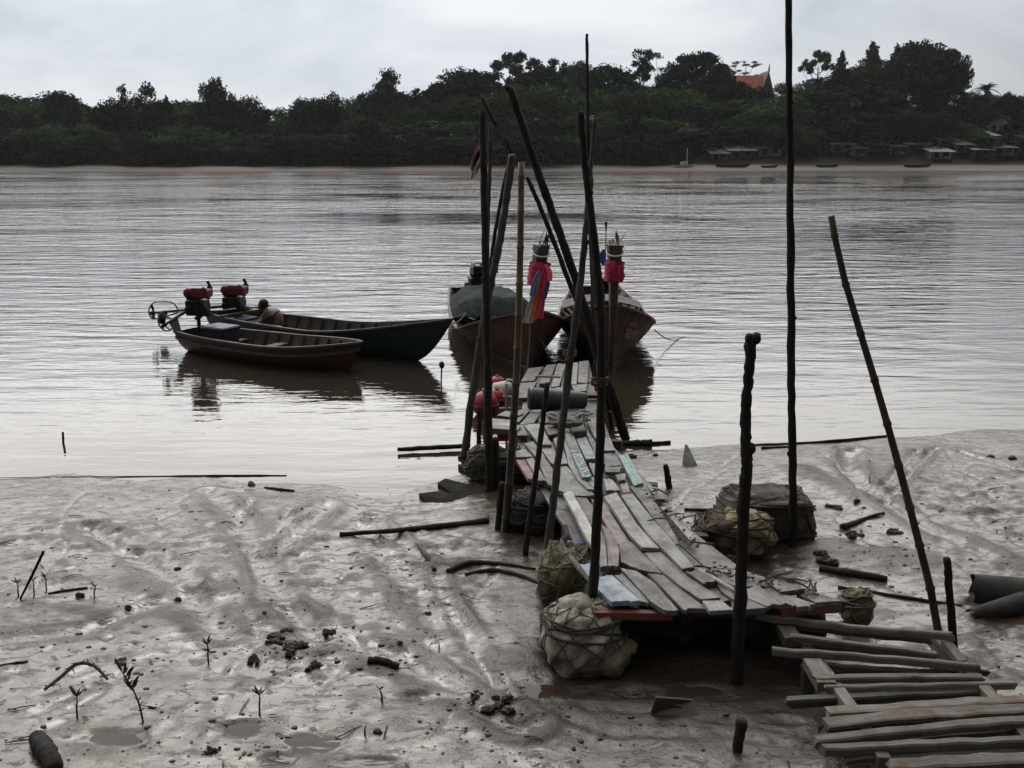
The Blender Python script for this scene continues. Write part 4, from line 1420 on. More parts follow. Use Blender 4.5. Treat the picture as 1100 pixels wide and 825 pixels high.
def wrap(M, b1, tp, k0, k1, r, seed):
    mb = MB(); rd = random.Random(seed)
    nl = 9; n = 18
    def P(i, j):
        k = k0 + (k1 - k0) * i / (nl - 1)
        c = b1.lerp(tp, k); a = 2 * PI * j / (n - 1)
        rr = r * (1 + .10 * math.sin(i * 2.4 + j * .7) + .07 * math.sin(j * 3 + i))
        return M @ (c + V((math.cos(a) * rr * 1.15 - .02, math.sin(a) * rr, .02 * math.sin(a * 2 + i))))
    mb.grid(P, nl, n)
    return mb


ro = Mc @ cb1.lerp(ctop, .55)
yf = ro.y - .25
root = empty('prow_ribbons', tuple(ro), 'pink, orange, white and blue ribbons tied round the left longtail prow', 'ribbons', 'ribbons on the longtail prows')
wrap(Mc, cb1, ctop, .42, .74, .165, 1).build('knotted_scarf', c_pink, root, ro, smooth=True)
for nm, m, pts, w_, ph in (('ribbon', c_wht, [(582, 296), (573, 322), (566.5, 347)], [.05, .12, .19], 0), ('ribbon', c_yel, [(583, 292), (577, 320), (572, 344)], [.05, .08, .09], 1),
                           ('ribbon', c_pink, [(587, 286), (583, 312), (579, 342)], [.09, .11, .13], 2), ('ribbon', c_blu, [(580, 290), (575, 303), (571, 318)], [.05, .09, .07], .5),
                           ('ribbon', c_pur, [(588, 290), (587, 305), (584, 321)], [.06, .11, .08], 1.7), ('ribbon', c_pink, [(586, 284), (590, 292), (591, 302)], [.05, .09, .06], 2.6)):
    k = {'ribbon_white': .05, 'ribbon_orange': .02, 'ribbon_pink': -.02, 'ribbon_blue': .03, 'ribbon_purple': .02}[m.name]
    strip([atY(a, b_, yf + k - .10 * i) for i, (a, b_) in enumerate(pts)], w_, .018, ph).build('ribbon', m, root, ro, smooth=True)
ro = Mr @ rb1.lerp(rtop, .6)
root = empty('prow_ribbons', tuple(ro), 'bright pink scarf tied round the right longtail prow', 'ribbons', 'ribbons on the longtail prows')
wrap(Mr, rb1, rtop, .42, .74, .150, 5).build('knotted_scarf', c_pink, root, ro, smooth=True)
for pts, w_, ph in (([(666, 286), (668, 296), (667, 303)], [.05, .10, .05], 0), ([(658, 286), (657, 293), (658, 299)], [.04, .08, .03], 1.3)):
    strip([atY(a, b_, ro.y - .24) for a, b_ in pts], w_, .015, ph).build('ribbon', c_pink, root, ro, smooth=True)
# small flag on the mast of the right-hand longtail
mb = strip([atY(650, 268, 19.45), atY(647, 276, 19.45), atY(649, 285, 19.45)], [.10, .16, .08], .02, .4)
tag(mb.build('pennant', c_blu, None, atY(650, 276, 19.5), smooth=True), 'small blue flag drooping from the mast behind the right prow', 'flag')

def leaf_bunch(M, tp, mat, label, n, spread, seed):
    rd = random.Random(seed); mb = MB()
    o = M @ tp
    for k in range(n):
        a = rd.uniform(0, 6.28); e = rd.uniform(.0, 1.4); L = rd.uniform(.12, .30) * spread
        d = V((math.cos(a) * math.cos(e), math.sin(a) * math.cos(e), math.sin(e)))
        s_ = d.cross(V((0, 0, 1))); s_ = s_.normalized() if s_.length > .01 else V((1, 0, 0))
        b0 = o + V((rd.uniform(-.08, .08), rd.uniform(-.08, .08), -.02)); m_ = b0 + d * L * .6; t = b0 + d * L + V((0, 0, -.06 * (1.5 - e)))
        w = .016 * spread
        mb.add([b0 - s_ * w * .6, b0 + s_ * w * .6, m_ + s_ * w, t, m_ - s_ * w, b0 + V((0, 0, .008)), ], [(0, 1, 2, 4), (4, 2, 3)])
    return tag(mb.build('prow_leaves', mat, None, o), label, 'leaves', 'leaf offerings on the prows')
leaf_bunch(Mc, ctop, plain('withered_leaves', (.035, .036, .022), .7, .4, 8), 'withered dark leaves stuck on top of the left longtail prow', 16, 1.0, 3)
leaf_bunch(Mr, rtop, c_grn, 'fresh yellow-green leaves stuck on top of the right longtail prow', 18, 1.0, 4)
# white garlands hanging on the prow faces
for M, b1, tp, lab in ((Mc, cb1, ctop, 'white flower garland below the top of the left longtail prow'), (Mr, rb1, rtop, 'white flower garland below the top of the right longtail prow')):
    c = b1.lerp(tp, .88); pts = []
    for k in range(17):
        a = 2 * PI * k / 16
        pts.append(M @ (c + V((.165 * math.cos(a) - .03, .135 * math.sin(a), -.05 * math.cos(a)))))
    g = MB(); g.tube(pts, .012, 6, cap=False)
    tag(g.build('flower_garland', m_white, None, M @ c), lab, 'garland', 'garlands on the prows')

# boats beached or moored on the far shore
def far_boat(px, v, Lpx, label, mat, yaw, cabin=False):
    p = at(px, v, .25); Y = p.y
    if Y > 214: p = atY(px, v, 212); Y = 212
    L = Lpx * Y / F
    h = Hull(L, L * .2, L * .075, L * .15, L * .09, .8, draft=.15)
    root = empty('far_boat', (p.x + L / 2, Y, max(terr(p.x, Y), 0) + .2), label, 'boat', 'boats along the far shore', yaw)
    make_boat(root, h, mat, m_rail, ribs=0, thwarts=2)
    if cabin:
        g = MB(); g.box((-L * .42, 0, L * .15), (L * .34, L * .15, L * .16)); cb = g.build('cabin', m_white, root, bevel=.05)
        g = MB(); g.tube([(-L * .3, 0, L * .2), (-L * .3, 0, L * .85)], .07, 6); g.build('mast', m_white, root)
    return root
far_boat(733, 181, 22, 'small white boat with a mast moored at the far shore', m_white, .06, True)
far_boat(786, 178, 34, 'brown boat drawn up on the far beach left of the tall bare pole', m_hullb, .04)
far_boat(826, 178, 16, 'small dark boat on the far beach just left of the tall bare pole', m_hullb, -.05)
far_boat(888, 176.5, 22, 'dark boat on the far beach right of the tall bare pole', m_hullg, .03)
far_boat(985, 178, 26, 'low grey boat at the edge of the far beach below the great dark tree', m_rail, -.03)

# ------------------------------------------------------------------ the man crouching in the green boat
m_skin = plain('tanned_skin', (.115, .066, .043), .55, .2, 6, bump=.05)
m_hair = plain('black_hair', (.012, .010, .009), .6, .3, 30)
m_cloth = plain('dark_shorts', (.030, .032, .040), .8, .3, 20)
PY = (Mg @ V((-HG.L * .62, 0, 0))).y
def W(px, v, dy=0.0): return atY(px, v, PY + dy)


def skin_body(name, joints, bones, mat, parent=None, origin=None, sub=2, root_i=0):
    me = bpy.data.meshes.new(name)
    me.from_pydata([tuple(V(p) - V(origin)) for p, r in joints], bones, [])
    ob = bpy.data.objects.new(name, me); COL.objects.link(ob)
    ob.modifiers.new('skin', 'SKIN')
    if not me.skin_vertices:
        bm = bmesh.new(); bm.from_mesh(me); bm.verts.layers.skin.verify(); bm.to_mesh(me); bm.free()
    for i, (p, r) in enumerate(joints):
        sv = me.skin_vertices[0].data[i]; sv.radius = (r, r) if not hasattr(r, '__len__') else r; sv.use_root = (i == root_i)
    ss = ob.modifiers.new('sub', 'SUBSURF'); ss.levels = sub; ss.render_levels = sub
    dg = bpy.context.evaluated_depsgraph_get(); dg.update()
    nm = bpy.data.meshes.new_from_object(ob.evaluated_get(dg)); nm.name = name
    ob.modifiers.clear(); ob.data = nm; nm.materials.clear(); nm.materials.append(mat)
    nm.polygons.foreach_set('use_smooth', [True] * len(nm.polygons))
    if parent: ob.parent = parent
    else: ob.location = V(origin)
    return ob


seat = W(300, 355)
O = V((seat.x, seat.y, seat.z))
def L3(x, y, z): return O + V((x, y, z))
# x right, y away, z up: sits turned away to the left, back bent, arms reaching down ahead
J = [(L3(.02, .0, .0), .155), (L3(-.01, .02, .14), .150), (L3(-.09, .04, .26), .165), (L3(-.19, .06, .34), .135), (L3(-.245, .075, .385), .060), (L3(-.275, .085, .42), .064),
     (L3(-.15, -.135, .325), .068), (L3(-.30, -.17, .17), .046), (L3(-.44, -.10, .07), .034), (L3(-.50, -.07, .03), .032),
     (L3(-.23, .235, .325), .068), (L3(-.38, .26, .20), .046), (L3(-.50, .17, .07), .034), (L3(-.55, .14, .03), .032),
     (L3(-.10, -.10, .02), .10), (L3(-.40, -.16, .16), .075), (L3(-.28, -.14, -.14), .055), (L3(-.42, -.16, -.16), .04),
     (L3(-.12, .14, .02), .10), (L3(-.43, .18, .16), .075), (L3(-.31, .18, -.14), .055), (L3(-.45, .2, -.16), .04)]
Bn = [(0, 1), (1, 2), (2, 3), (3, 4), (4, 5), (3, 6), (6, 7), (7, 8), (8, 9), (3, 10), (10, 11), (11, 12), (12, 13), (0, 14), (14, 15), (15, 16), (16, 17), (0, 18), (18, 19), (19, 20), (20, 21)]
for hand, sgn in ((9, -1), (13, 1)):       # four fingers and a thumb on each hand
    hp = J[hand][0]
    for k in range(4):
        o1 = V((-.05, (k - 1.5) * .020, -.015)); o2 = V((-.05 - .03 * (1 - .15 * abs(k - 1.3)), (k - 1.5) * .023, -.05))
        J += [(hp + o1, .010), (hp + o2, .008)]; n_ = len(J); Bn += [(hand, n_ - 2), (n_ - 2, n_ - 1)]
    J += [(hp + V((-.02, -sgn * .04, -.02)), .011), (hp + V((-.045, -sgn * .045, -.045)), .009)]; n_ = len(J); Bn += [(hand, n_ - 2), (n_ - 2, n_ - 1)]
body = skin_body('person', J, Bn, m_skin, None, O)
# head joined into the same mesh
hc = L3(-.305, .09, .475)
mb = MB()
hd = V((-.90, .35, -.25)).normalized()
mb.blob(hc, (.090, .074, .108), 20, 14, .03, 2, 3)
nose = hc + hd * .10 + V((0, 0, -.01)); mb.blob(nose, (.018, .016, .022), 8, 6, .0)
sidev = V((hd.y, -hd.x, 0)).normalized()
for s in (-1, 1):
    mb.blob(hc + sidev * s * .078 + V((0, 0, -.01)), (.018, .016, .032), 8, 6, .0)
    mb.blob(hc + hd * .088 + sidev * s * .032 + V((0, 0, .018)), (.010, .010, .008), 8, 6, .0)
mb.blob(hc + hd * .088 + V((0, 0, -.055)), (.022, .026, .009), 8, 6, .0)
hobj = mb.build('head_tmp', m_skin, None, O, smooth=True)
bm = bmesh.new(); bm.from_mesh(body.data); bm.from_mesh(hobj.data); bm.to_mesh(body.data); bm.free()
bpy.data.objects.remove(hobj)
body.data.polygons.foreach_set('use_smooth', [True] * len(body.data.polygons))
tag(body, 'bare-backed man with short black hair crouching over in the green boat', 'person')
mb = MB(); mb.blob(hc + V((.018, -.012, .022)), (.094, .080, .100), 20, 14, .05, 3, 9); mb.build('hair', m_hair, body, O, smooth=True)
mb = MB(); mb.blob(O + V((-.02, .02, -.05)), (.175, .20, .12), 18, 12, .06, 2, 2)
mb.tube([L3(-.06, -.10, .02), L3(-.22, -.13, .09), L3(-.36, -.16, .145)], [.125, .112, .095], 12)
mb.tube([L3(-.08, .14, .02), L3(-.24, .16, .09), L3(-.39, .18, .145)], [.125, .112, .095], 12); mb.build('shorts', m_cloth, body, O, smooth=True)
mb = MB(); mb.blob(W(296, 353, -.35), (.16, .10, .06), 16, 10, .25, 2.5, 6)
tag(mb.build('rag_bundle', m_conc, None, W(296, 356, -.35), smooth=True), 'pale crumpled rag on the boat edge beside the crouching man', 'rag')
# ------------------------------------------------------------------ jetty of loose planks
def deckz(y):
    return .60 + (.34 - .60) * min(max((y - 6.7) / (14.8 - 6.7), -.2), 1.1)


def at_deck(px, py, dz=0.0):
    z = .5
    for _ in range(8):
        p = at(px, py, z); z = deckz(p.y)
    p = at(px, py, z + dz)
    return p


WG = dict(kind='UV', stretch=(1.3, 16, 1), rough=(.30, .65), bump=.8)
w_grey = wood('plank_grey', (.10, .094, .092), (.205, .195, .191), dirt_amt=.55, **WG)
w_lite = wood('plank_pale_grey', (.155, .15, .149), (.285, .277, .272), dirt_amt=.45, **WG)
w_dark = wood('plank_dark', (.060, .055, .052), (.12, .112, .106), dirt_amt=.6, **WG)
w_pink = wood('plank_faded_pink', (.145, .108, .102), (.25, .192, .178), dirt_amt=.4, vary=.15, **WG)
w_rose = wood('plank_rose', (.15, .068, .07), (.24, .125, .125), dirt_amt=.5, vary=.15, **WG)
w_white = wood('plank_white', (.34, .34, .315), (.50, .50, .465), dirt_amt=.5, vary=.08, **WG)
w_blue = wood('plank_pale_blue', (.20, .26, .33), (.33, .39, .46), dirt_amt=.5, vary=.08, **WG)
w_turq = wood('plank_turquoise', (.13, .235, .24), (.235, .355, .355), dirt_amt=.5, vary=.12, **WG)
w_teal = wood('plank_grey_teal', (.15, .20, .205), (.24, .30, .30), dirt_amt=.45, vary=.12, **WG)
w_brown = wood('plank_brown', (.085, .068, .061), (.15, .122, .112), dirt_amt=.5, **WG)
w_muddy = wood('plank_muddy', (.062, .052, .044), (.18, .165, .15), dirt_amt=.85, kind='UV', stretch=(5, 9, 1), rough=(.3, .7), bump=1.0)

jet = empty('plank_jetty', tuple(at_deck(640, 520)), 'ramshackle jetty of loose grey and painted planks leading out to the longtail boats', 'jetty')
JO = jet.location.copy()
TL = {'A': (530, 380), 'B': (560, 470), 'C': (600, 540), 'D': (740, 540)}
MM = {'g': w_grey, 'l': w_lite, 'd': w_dark, 'p': w_pink, 'r': w_rose, 'w': w_white, 'b': w_blue, 't': w_turq, 'e': w_teal, 'n': w_brown, 'm': w_muddy}
LBL = {'w': 'white painted plank', 'b': 'pale blue painted plank', 't': 'turquoise painted plank', 'r': 'rose red painted plank', 'p': 'faded pink plank', 'm': 'plank caked with mud and scraps'}
PLK = [  # tile, material, height above deck (cm), polygon in 5.5x tile pixels
    ('A', 'd', 0, [(205, 85), (300, 72), (240, 158), (160, 162)]),
    ('A', 'd', 1, [(312, 66), (372, 60), (332, 172), (268, 182)]),
    ('A', 'g', 0, [(376, 58), (430, 55), (388, 192), (338, 197)]),
    ('A', 'l', 1, [(455, 54), (502, 49), (492, 178), (444, 184)]),
    ('A', 'l', 1, [(506, 42), (566, 39), (556, 176), (498, 170)]),
    ('A', 'g', 3, [(462, 186), (556, 176), (548, 222), (480, 224)]),
    ('A', 'g', 0, [(330, 200), (440, 190), (420, 300), (300, 310)]),
    ('A', 'g', 0, [(455, 215), (545, 222), (540, 370), (425, 370)]),
    ('A', 'd', 0, [(150, 170), (260, 165), (200, 260), (140, 262)]),
    ('A', 'g', 1, [(150, 330), (218, 336), (150, 404), (118, 398)]),
    ('A', 'g', 2, [(225, 344), (280, 350), (240, 408), (152, 416)]),
    ('A', 'g', 0, [(285, 345), (400, 345), (385, 410), (262, 412)]),
    ('A', 'g', 1, [(140, 420), (182, 420), (204, 482), (142, 488)]),
    ('A', 'l', 3, [(178, 418), (272, 410), (348, 534), (274, 542)]),
    ('A', 'n', 2, [(296, 424), (368, 416), (398, 470), (326, 484)]),
    ('A', 'g', 0, [(180, 526), (238, 514), (310, 610), (258, 620)]),
    ('A', 'l', 1, [(132, 572), (192, 564), (238, 606), (132, 616)]),
    ('A', 'r', 3, [(132, 624), (186, 616), (262, 752), (205, 735)]),
    ('A', 'p', 2, [(190, 617), (235, 612), (316, 752), (262, 752)]),
    ('A', 'd', 1, [(254, 612), (302, 600), (370, 700), (360, 790), (318, 766)]),
    ('A', 'g', 0, [(278, 560), (338, 532), (392, 620), (375, 660), (342, 650)]),
    ('A', 'g', 2, [(385, 560), (416, 575), (442, 646), (375, 660)]),
    ('A', 'g', 1, [(352, 500), (404, 486), (415, 580), (385, 600)]),
    ('A', 'l', 2, [(405, 486), (438, 500), (476, 620), (528, 736), (612, 806), (560, 806), (500, 752), (440, 650)]),
    ('A', 'g', 4, [(415, 470), (466, 462), (520, 578), (458, 586)]),
    ('A', 't', 5, [(462, 586), (518, 579), (582, 720), (524, 730)]),
    ('A', 'e', 2, [(488, 502), (546, 492), (614, 622), (546, 630)]),
    ('A', 'g', 1, [(535, 440), (560, 460), (640, 580), (640, 640), (600, 600)]),
    ('A', 'l', 2, [(540, 378), (606, 364), (650, 480), (602, 498)]),
    ('A', 'g', 1, [(640, 494), (692, 500), (724, 572), (640, 580)]),
    ('A', 'd', 1, [(600, 590), (700, 586), (700, 640), (620, 660)]),
    ('A', 'g', 4, [(655, 590), (735, 592), (750, 652), (660, 668)]),
    ('A', 'd', 3, [(655, 672), (758, 668), (748, 697), (660, 702)]),
    ('A', 't', 4, [(735, 592), (797, 588), (890, 768), (830, 776)]),
    ('A', 'd', 5, [(718, 714), (784, 708), (782, 746), (735, 750)]),
    ('A', 't', 1, [(534, 738), (590, 732), (640, 790), (612, 806)]),
    ('A', 'g', 1, [(560, 640), (600, 640), (640, 740), (620, 780)]),
    ('B', 'l', 1, [(205, 168), (268, 160), (380, 285), (442, 336), (318, 346), (205, 306)]),
    ('B', 'w', 4, [(243, 320), (296, 314), (388, 468), (440, 580), (432, 665), (394, 620)]),
    ('B', 'n', 0, [(318, 347), (386, 347), (446, 440), (440, 560), (400, 500)]),
    ('B', 'p', 1, [(410, 360), (446, 350), (502, 400), (645, 610), (570, 640), (480, 480)]),
    ('B', 'g', 3, [(455, 520), (500, 580), (512, 764), (466, 766), (452, 690)]),
    ('B', 'p', 4, [(472, 505), (540, 556), (582, 660), (576, 764), (513, 766), (506, 640)]),
    ('B', 'l', 4, [(482, 345), (560, 322), (690, 520), (825, 664), (714, 656), (640, 580), (522, 400)]),
    ('B', 'l', 5, [(584, 338), (652, 328), (800, 500), (1035, 780), (958, 783), (742, 572)]),
    ('B', 'm', 2, [(636, 284), (738, 276), (920, 590), (945, 660), (868, 590)]),
    ('B', 'l', 3, [(818, 408), (852, 400), (1036, 588), (1004, 612)]),
    ('B', 'l', 2, [(485, 240), (542, 250), (588, 310), (500, 318)]),
    ('B', 'p', 2, [(568, 248), (626, 264), (646, 322), (604, 332)]),
    ('B', 'g', 1, [(738, 282), (800, 294), (856, 362), (790, 370)]),
    ('C', 'n', 2, [(352, 240), (430, 224), (620, 420), (480, 400), (365, 346)]),
    ('C', 'n', 1, [(440, 330), (510, 330), (742, 520), (892, 632), (745, 637), (560, 452)]),
    ('C', 'g', 2, [(498, 294), (602, 294), (780, 440), (965, 571), (845, 576), (720, 500), (560, 362)]),
    ('C', 'l', 3, [(845, 576), (965, 572), (1040, 632), (890, 640)]),
    ('C', 'g', 3, [(362, 380), (460, 392), (570, 470), (718, 632), (640, 640), (545, 582)]),
    ('C', 'g', 1, [(325, 425), (375, 420), (548, 588), (486, 590)]),
    ('C', 'b', 4, [(228, 432), (320, 424), (490, 580), (312, 592), (225, 505)]),
    ('C', 'b', 1, [(120, 362), (200, 362), (205, 440), (175, 440)]),
    ('C', 'd', 5, [(748, 402), (820, 394), (936, 456), (900, 472), (858, 476)]),
    ('C', 'l', 4, [(808, 388), (830, 384), (1044, 502), (1044, 522), (1010, 508)]),
    ('C', 'd', 1, [(840, 470), (950, 470), (1060, 585), (960, 572)]),
    ('C', 'd', 2, [(905, 440), (1000, 500), (1080, 560), (1060, 600), (960, 520)]),
    ('D', 'd', 1, [(60, 380), (150, 385), (300, 480), (280, 500), (160, 440)]),
    ('D', 'd', 2, [(250, 560), (345, 540), (465, 622), (250, 630)]),
    ('D', 'g', 2, [(335, 500), (402, 490), (558, 604), (468, 622), (345, 560)]),
    ('D', 'g', 1, [(405, 494), (472, 488), (645, 594), (640, 612), (556, 606)]),
    ('D', 'g', 2, [(470, 500), (532, 520), (755, 596), (645, 612)]),
    ('D', 'g', 1, [(632, 526), (716, 530), (912, 576), (752, 602)]),
    ('D', 'd', 4, [(442, 450), (522, 448), (695, 512), (542, 522)]),
    ('D', 'd', 2, [(300, 440), (440, 445), (520, 490), (340, 500)]),
]
for k, (tl, mk, dz, poly) in enumerate(PLK):
    ox, oy = TL[tl]
    h = dz * .011 + .0013 * (k % 7)
    pts = [at_deck(ox + a / 5.5, oy + b_ / 5.5, h) for a, b_ in poly]
    cen = sum(pts, V((0, 0, 0))) / len(pts)
    pts = [cen + (p - cen) * .965 for p in pts]
    tip = RND.uniform(-.012, .012)
    pts = [p + V((0, 0, tip * (i % 2) + RND.uniform(-.005, .005))) for i, p in enumerate(pts)]
    mb = MB(); mb.prism(pts, RND.uniform(.028, .045), ragged=.013)
    o = mb.build('plank', MM[mk], jet, JO, bevel=.003)
    if mk in LBL: o['label'] = LBL[mk]
# under-layer of dark boards that shows in the gaps
LE = [(572, 396), (562, 430), (556, 470), (565, 500), (592, 545), (630, 600), (648, 652)]
RE = [(634, 390), (642, 430), (660, 480), (700, 520), (744, 570), (800, 612), (900, 646)]
kk = 0
for i in range(len(LE) - 1):
    for j in range(4):
        a, b_ = j / 4, (j + 1) / 4 - .012
        def q(e, s): return (LE[e][0] * (1 - s) + RE[e][0] * s, LE[e][1] * (1 - s) + RE[e][1] * s)
        P4 = [q(i, a), q(i, b_), q(i + 1, b_), q(i + 1, a)]
        pts = [at_deck(x, y, -.055 - .004 * (kk % 3)) for x, y in P4]; kk += 1
        mb = MB(); mb.prism(pts, .03); mb.build('underboard', w_dark, jet, JO)
# cross beams, stringers, dark blocks added under the deck to stop light
m_beam = plain('jetty_beam', (.06, .052, .045), .7, .4, 5)
m_redb = plain('red_painted_bar', (.22, .045, .030), .5, .5, 9, c2=(.10, .07, .06))
for (a, b_) in (((565, 420), (645, 425)), ((556, 470), (668, 478)), ((575, 515), (706, 525)), ((612, 575), (760, 580)), ((645, 648), (790, 640))):
    pa = at_deck(*a, -.14); pb = at_deck(*b_, -.14)
    mb = MB(); mb.beam(pa, pb, .09, .10); mb.build('cross_beam', m_beam, jet, JO)
mb = MB(); mb.beam(at_deck(636, 660, -.05), at_deck(722, 661, -.05), .05, .05); mb.build('cross_beam', m_redb, jet, JO)['label'] = 'red painted bar under the near edge'
mb = MB(); mb.beam(at_deck(838, 656, -.04), at_deck(902, 652, -.04), .05, .06); mb.build('cross_beam', m_redb, jet, JO)['label'] = 'red painted bar under the near right corner'
mb = MB(); mb.beam(at_deck(640, 655, -.06), at_deck(790, 657, -.08), .06, .06); mb.build('cross_beam', m_beam, jet, JO)
mb = MB(); mb.beam(at_deck(790, 657, -.07), at_deck(906, 650, -.07), .06, .08); mb.build('cross_beam', m_beam, jet, JO)
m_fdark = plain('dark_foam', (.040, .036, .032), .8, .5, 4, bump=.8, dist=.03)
m_fpale = plain('dirty_white_foam', (.42, .395, .33), .85, .4, 7, c2=(.115, .095, .060), bump=.9, dist=.02)
m_fgreen = plain('mossy_foam', (.22, .20, .12), .85, .5, 8, c2=(.06, .055, .032), bump=.9, dist=.03)
m_ftan = plain('tan_foam', (.34, .27, .16), .85, .4, 7, c2=(.14, .11, .07), bump=.9, dist=.03)
m_rope = plain('old_rope', (.16, .145, .095), .9, .4, 40)
m_roped = plain('dark_wet_rope', (.055, .050, .036), .8, .4, 40)
for a, rr in (((700, 640), (.40, .30, .18)), ((760, 640), (.36, .30, .18)), ((850, 645), (.30, .16, .15)), ((680, 590), (.34, .35, .16)), ((645, 540), (.34, .35, .15)), ((605, 470), (.28, .35, .12)), ((600, 425), (.28, .35, .10))):  # added blobs that keep light from passing beneath the planks
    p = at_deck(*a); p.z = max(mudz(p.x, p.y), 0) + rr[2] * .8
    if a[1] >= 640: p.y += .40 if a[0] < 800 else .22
    mb = MB(); mb.blob(p, rr, 20, 12, .10, 2, a[0], box=.5); mb.build('light_blocker', m_fdark, jet, JO, smooth=True)
for a in ((690, 660), (745, 661), (878, 652)):
    p = at_deck(*a, -.1); p.y += .25
    mb = MB(); mb.beam(p, V((p.x, p.y, mudz(p.x, p.y) - .2)), .08, .08, V((0, 1, 0))); mb.build('support_post', m_beam, jet, JO)
# pale chalked scribble on one of the turquoise planks
m_scr = plain('pale_paint_scribble', (.62, .68, .66), .7, .3, 40)
mb = MB()
scr = [[(480, 600), (500, 592), (492, 610), (512, 606)], [(490, 622), (518, 612), (500, 634)], [(505, 640), (530, 630), (520, 655), (540, 645)], [(515, 668), (545, 655)], [(522, 690), (552, 676), (540, 702), (566, 690)], [(535, 712), (566, 705)]]
for s_ in scr:
    pts = [at_deck(530 + a / 5.5, 380 + b_ / 5.5, 5 * .011 + .006) for a, b_ in s_]
    P_, r_ = smoothpts(pts, [.006] * len(pts), 4); mb.tube(P_, r_, 5)
mb.build('painted_scribble', m_scr, jet, JO)

# ------------------------------------------------------------------ things lying on the jetty
m_barrel = plain('green_black_plastic', (.040, .058, .056), .38, .3, 5)
a = at_deck(568, 440); Yb = a.y + .12
L_, R_ = atY(568, 428, Yb), atY(629, 430, Yb + .05)
rl = .5 * 25 * Yb / F; rr_ = .5 * 18 * Yb / F
ax = (R_ - L_)
root = empty('plastic_tub', tuple(L_.lerp(R_, .5)), 'dark green tapered plastic tub lying on its side across the jetty', 'tub')
n_ = ax.length
mb = MB(); mb.lathe([(.02, rl * .90), (.0, rl * .98), (.02, rl * 1.03), (.05, rl * 1.03), (.055, rl), (n_ * .5, (rl + rr_) / 2), (n_ * .97, rr_), (n_, rr_ * .93)], L_, ax, 28)
mb.build('tub_body', m_barrel, root, root.location, smooth=True)
mb = MB(); mb.lathe([(-.008, rl * .88), (.006, rl * .88)], L_, ax, 28); mb.build('mouth', m_dark, root, root.location)
mb = MB(); mb.lathe([(n_ + .001, rr_ * .85), (n_ + .012, rr_ * .80)], L_, ax, 24); mb.build('base_ring', m_barrel, root, root.location)

m_buoy = plain('red_plastic', (.30, .018, .012), .45, .2, 5)
m_buoyo = plain('orange_red_plastic', (.36, .045, .016), .45, .25, 5)
def buoy(px, v, r, Y, mat, label, el=1.0):
    c = atY(px, v, Y)
    root = empty('buoy', tuple(c), label, 'buoy', 'red buoys around the jetty head')
    mb = MB(); mb.blob((0, 0, 0), (r, r, r * el), 22, 14, .015, 1.5, int(px)); mb.build('float_ball', mat, root, smooth=True)
    mb = MB(); mb.tube([(0, 0, r * el * .9), (0, -.02, r * el * 1.15)], r * .22, 8); mb.build('neck', mat, root)
    pts = [V((math.cos(t) * r * 1.02, math.sin(t) * r * 1.02, 0)) for t in [k * PI / 10 for k in range(21)]]
    mb = MB(); mb.tube(pts, .012, 5, cap=False); mb.build('rope_band', m_rope, root)
    return root
buoy(521, 434, .185, 13.1, m_buoy, 'biggest red buoy, floating beside the left tall poles')
buoy(534, 411, .125, 14.2, m_buoy, 'small red buoy behind the big red one', .8)
buoy(534, 428, .14, 13.3, m_buoy, 'red buoy tucked between the left tall poles and the bamboo')
buoy(637, 415, .12, 13.6, m_buoyo, 'orange-red buoy at the right edge of the jetty head', .8)
c = atY(541, 419, 13.5)
root = empty('white_jug', tuple(c), 'dirty white plastic jug lying behind the big red buoy', 'jug')
mb = MB(); mb.lathe([(0, .06), (.02, .10), (.20, .105), (.26, .07), (.29, .035), (.33, .035)], (-.15, 0, 0), (1, .2, .1), 18); mb.build('jug_body', m_white, root, smooth=True)
mb = MB(); mb.tube([(.02, 0, .09), (.05, 0, .15), (.13, .02, .14), (.16, .02, .06)], .014, 6); mb.build('handle', m_white, root)
# pipes of an old frame at the left edge
root = empty('pipe_frame', tuple(atY(547, 440, 12.6)), 'white pipe frame leaning at the left edge of the jetty head', 'frame')
Y0 = 12.6
for pa, pb in (((544, 412), (544, 445)), ((556, 414), (554, 446)), ((536, 439), (560, 438)), ((540, 426), (560, 427)), ((531, 457), (552, 455)), ((552, 455), (560, 440)), ((575, 404), (602, 405))):
    mb = MB(); mb.tube([atY(*pa, Y0), atY(*pb, Y0)], .018, 7); mb.build('pipe', m_chalk, root, root.location)
mb = MB(); a = atY(543, 469, 11.6); mb.box((0, 0, .05), (.20, .16, .08)); 
root = empty('red_case', (a.x, a.y, a.z - .05), 'small red plastic case among the clutter left of the jetty', 'case')
mb.build('case_body', m_buoy, root, bevel=.012); mb = MB(); mb.box((0, 0, .10), (.21, .17, .02)); mb.build('lid', m_buoy, root)
mb = MB(); p = [atY(555, 459, 11.4), atY(559, 474, 11.4), atY(553, 475, 11.4)]
mb.add(p + [k + V((.01, .015, 0)) for k in p], [(0, 1, 2), (5, 4, 3), (0, 3, 4, 1), (1, 4, 5, 2), (2, 5, 3, 0)])
tag(mb.build('foam_scrap', m_white, None, p[0]), 'bright white foam scrap beside the bamboo pole at the jetty', 'scrap')
